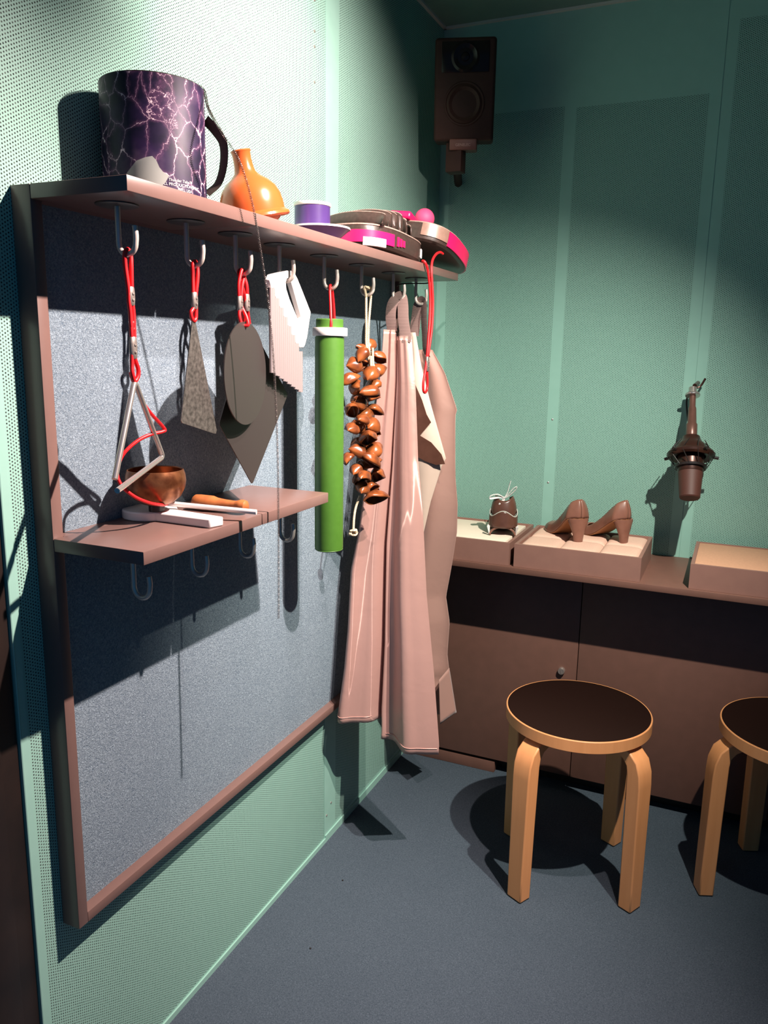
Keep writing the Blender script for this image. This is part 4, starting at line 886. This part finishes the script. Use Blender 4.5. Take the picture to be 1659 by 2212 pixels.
# badge on the housing, facing the room
BM(G().box((-0.012, -0.0545, 0.1195), (0.004, -0.0530, 0.1275)), 'badge', mat('red_badge', (0.65, 0.10, 0.08, 1), 0.3), label='small red badge')
BM(G().tube([(-0.009, -0.0550, 0.1255), (-0.003, -0.0550, 0.1255), (0.001, -0.0550, 0.124)], 0.0006, 5).tube([(-0.009, -0.0550, 0.1215), (-0.003, -0.0550, 0.1215), (0.001, -0.0550, 0.123)], 0.0006, 5), 'badge_mark', M_white)
G().tube([(0.786, 2.352, 1.215), (0.790, 2.375, 1.219), (0.792, LY-0.0005, 1.222)], 0.006, 10).tube([(0.786, 2.345, 1.21), (0.800, 2.350, 1.213), (0.812, 2.352, 1.236)], 0.003, 8, smooth=3).build('wall_arm', M_mic, mic)
G().tube([(0.776, 2.345, 1.205), (0.768, 2.362, 1.17), (0.780, 2.36, 1.10), (0.790, 2.335, 1.05), (0.775, 2.300, 1.01), (0.800, 2.29, 0.985), (0.815, 2.295, 1.02), (0.812, 2.275, 1.045), (0.830, 2.27, 0.99), (0.825, 2.262, 0.960), (0.808, 2.26, 0.950), (0.802, 2.262, 0.972), (0.806, 2.27, 1.02), (0.802, 2.262, 1.06)], 0.0027, 8, smooth=6).build('cable', M_black, mic, 80)

# ------------------------------------------------------------------ stools
def make_stool(c, a0, label):
    t = thing('round_stool', (c[0], c[1], 0), label, 'stool', 'birch stools with round black seats')
    H = 0.44; R_ = 0.175
    G().lathe([(0, H-0.030), (R_-0.003, H-0.030), (R_, H-0.028), (R_, H-0.0015), (R_-0.0012, H), (R_-0.0035, H), (R_-0.0035, H-0.0006), (0, H-0.0006)], (c[0], c[1], 0), 96, mis=[0, 0, 0, 0, 0, 1, 1]).build('seat', [M_birch, M_lino], t)
    for k in range(4):
        a = a0+k*PI/2; ca, sa = math.cos(a), math.sin(a)
        # profile in (radial, z): centreline with thickness, bent under the seat
        cl_ = [(0.185, 0.0, 0.0175, 0.0215), (0.185, 0.06, 0.0175, 0.022), (0.184, 0.20, 0.0175, 0.0235), (0.183, 0.32, 0.018, 0.025), (0.1815, 0.350, 0.017, 0.0255), (0.175, 0.374, 0.0155, 0.0255), (0.158, 0.391, 0.0135, 0.0248), (0.138, 0.3985, 0.0112, 0.025), (0.100, 0.3995, 0.0102, 0.025), (0.070, 0.3998, 0.0098, 0.025)]
        vs = []
        for i, (r_, z, th, hw) in enumerate(cl_):
            p0 = cl_[max(0, i-1)]; p1 = cl_[min(len(cl_)-1, i+1)]; dr, dz = p1[0]-p0[0], p1[1]-p0[1]; l = math.hypot(dr, dz); nr, nz = dz/l, -dr/l
            for sn, sw_ in ((1, -1), (1, 1), (-1, 1), (-1, -1)):
                rr, zz = r_+nr*th*sn, z+nz*th*sn
                if i == 0: zz = 0.002
                vs.append((c[0]+rr*ca-sw_*hw*sa, c[1]+rr*sa+sw_*hw*ca, min(zz, H-0.0303)))
        n = len(cl_); fs = [(i*4+k2, i*4+(k2+1) % 4, (i+1)*4+(k2+1) % 4, (i+1)*4+k2) for i in range(n-1) for k2 in range(4)]+[(0, 1, 2, 3), ((n-1)*4+3, (n-1)*4+2, (n-1)*4+1, (n-1)*4)]
        lg = G().add(vs, fs).build('leg', M_birch, t, 30, bevel=0.003)
        lc_ = (c[0]+0.185*ca, c[1]+0.185*sa)
        gp = G().prism([(-0.015, -0.017), (0.015, -0.017), (0.015, 0.017), (-0.015, 0.017)], (lc_[0], lc_[1], 0.001), (ca, sa, 0), (-sa, ca, 0), 0.002); gp.build('foot_pad', M_black, lg)
    return t
make_stool((0.613, 1.8275), math.radians(-117.5), 'round birch stool with black seat standing whole in front of the cabinet')
make_stool((1.108, 1.950), math.radians(-158), 'round birch stool with black seat cut off by the right edge')

# crumbs on the carpet
for (x, y, m_, nm, lb) in ((0.115, 1.535, M_black, 'carpet_crumb', 'tiny black crumb on the carpet near the left wall'), (0.155, 1.30, M_black, 'carpet_crumb', 'tiny black crumb on the carpet at the bottom of the picture')):
    o = G().lathe([(0, 0), (0.0022, 0.0004), (0.0018, 0.0022), (0, 0.003)], (x, y, 0.0002), 7).build(nm, m_, origin=(x, y, 0)); tag(o, lb, 'crumb')
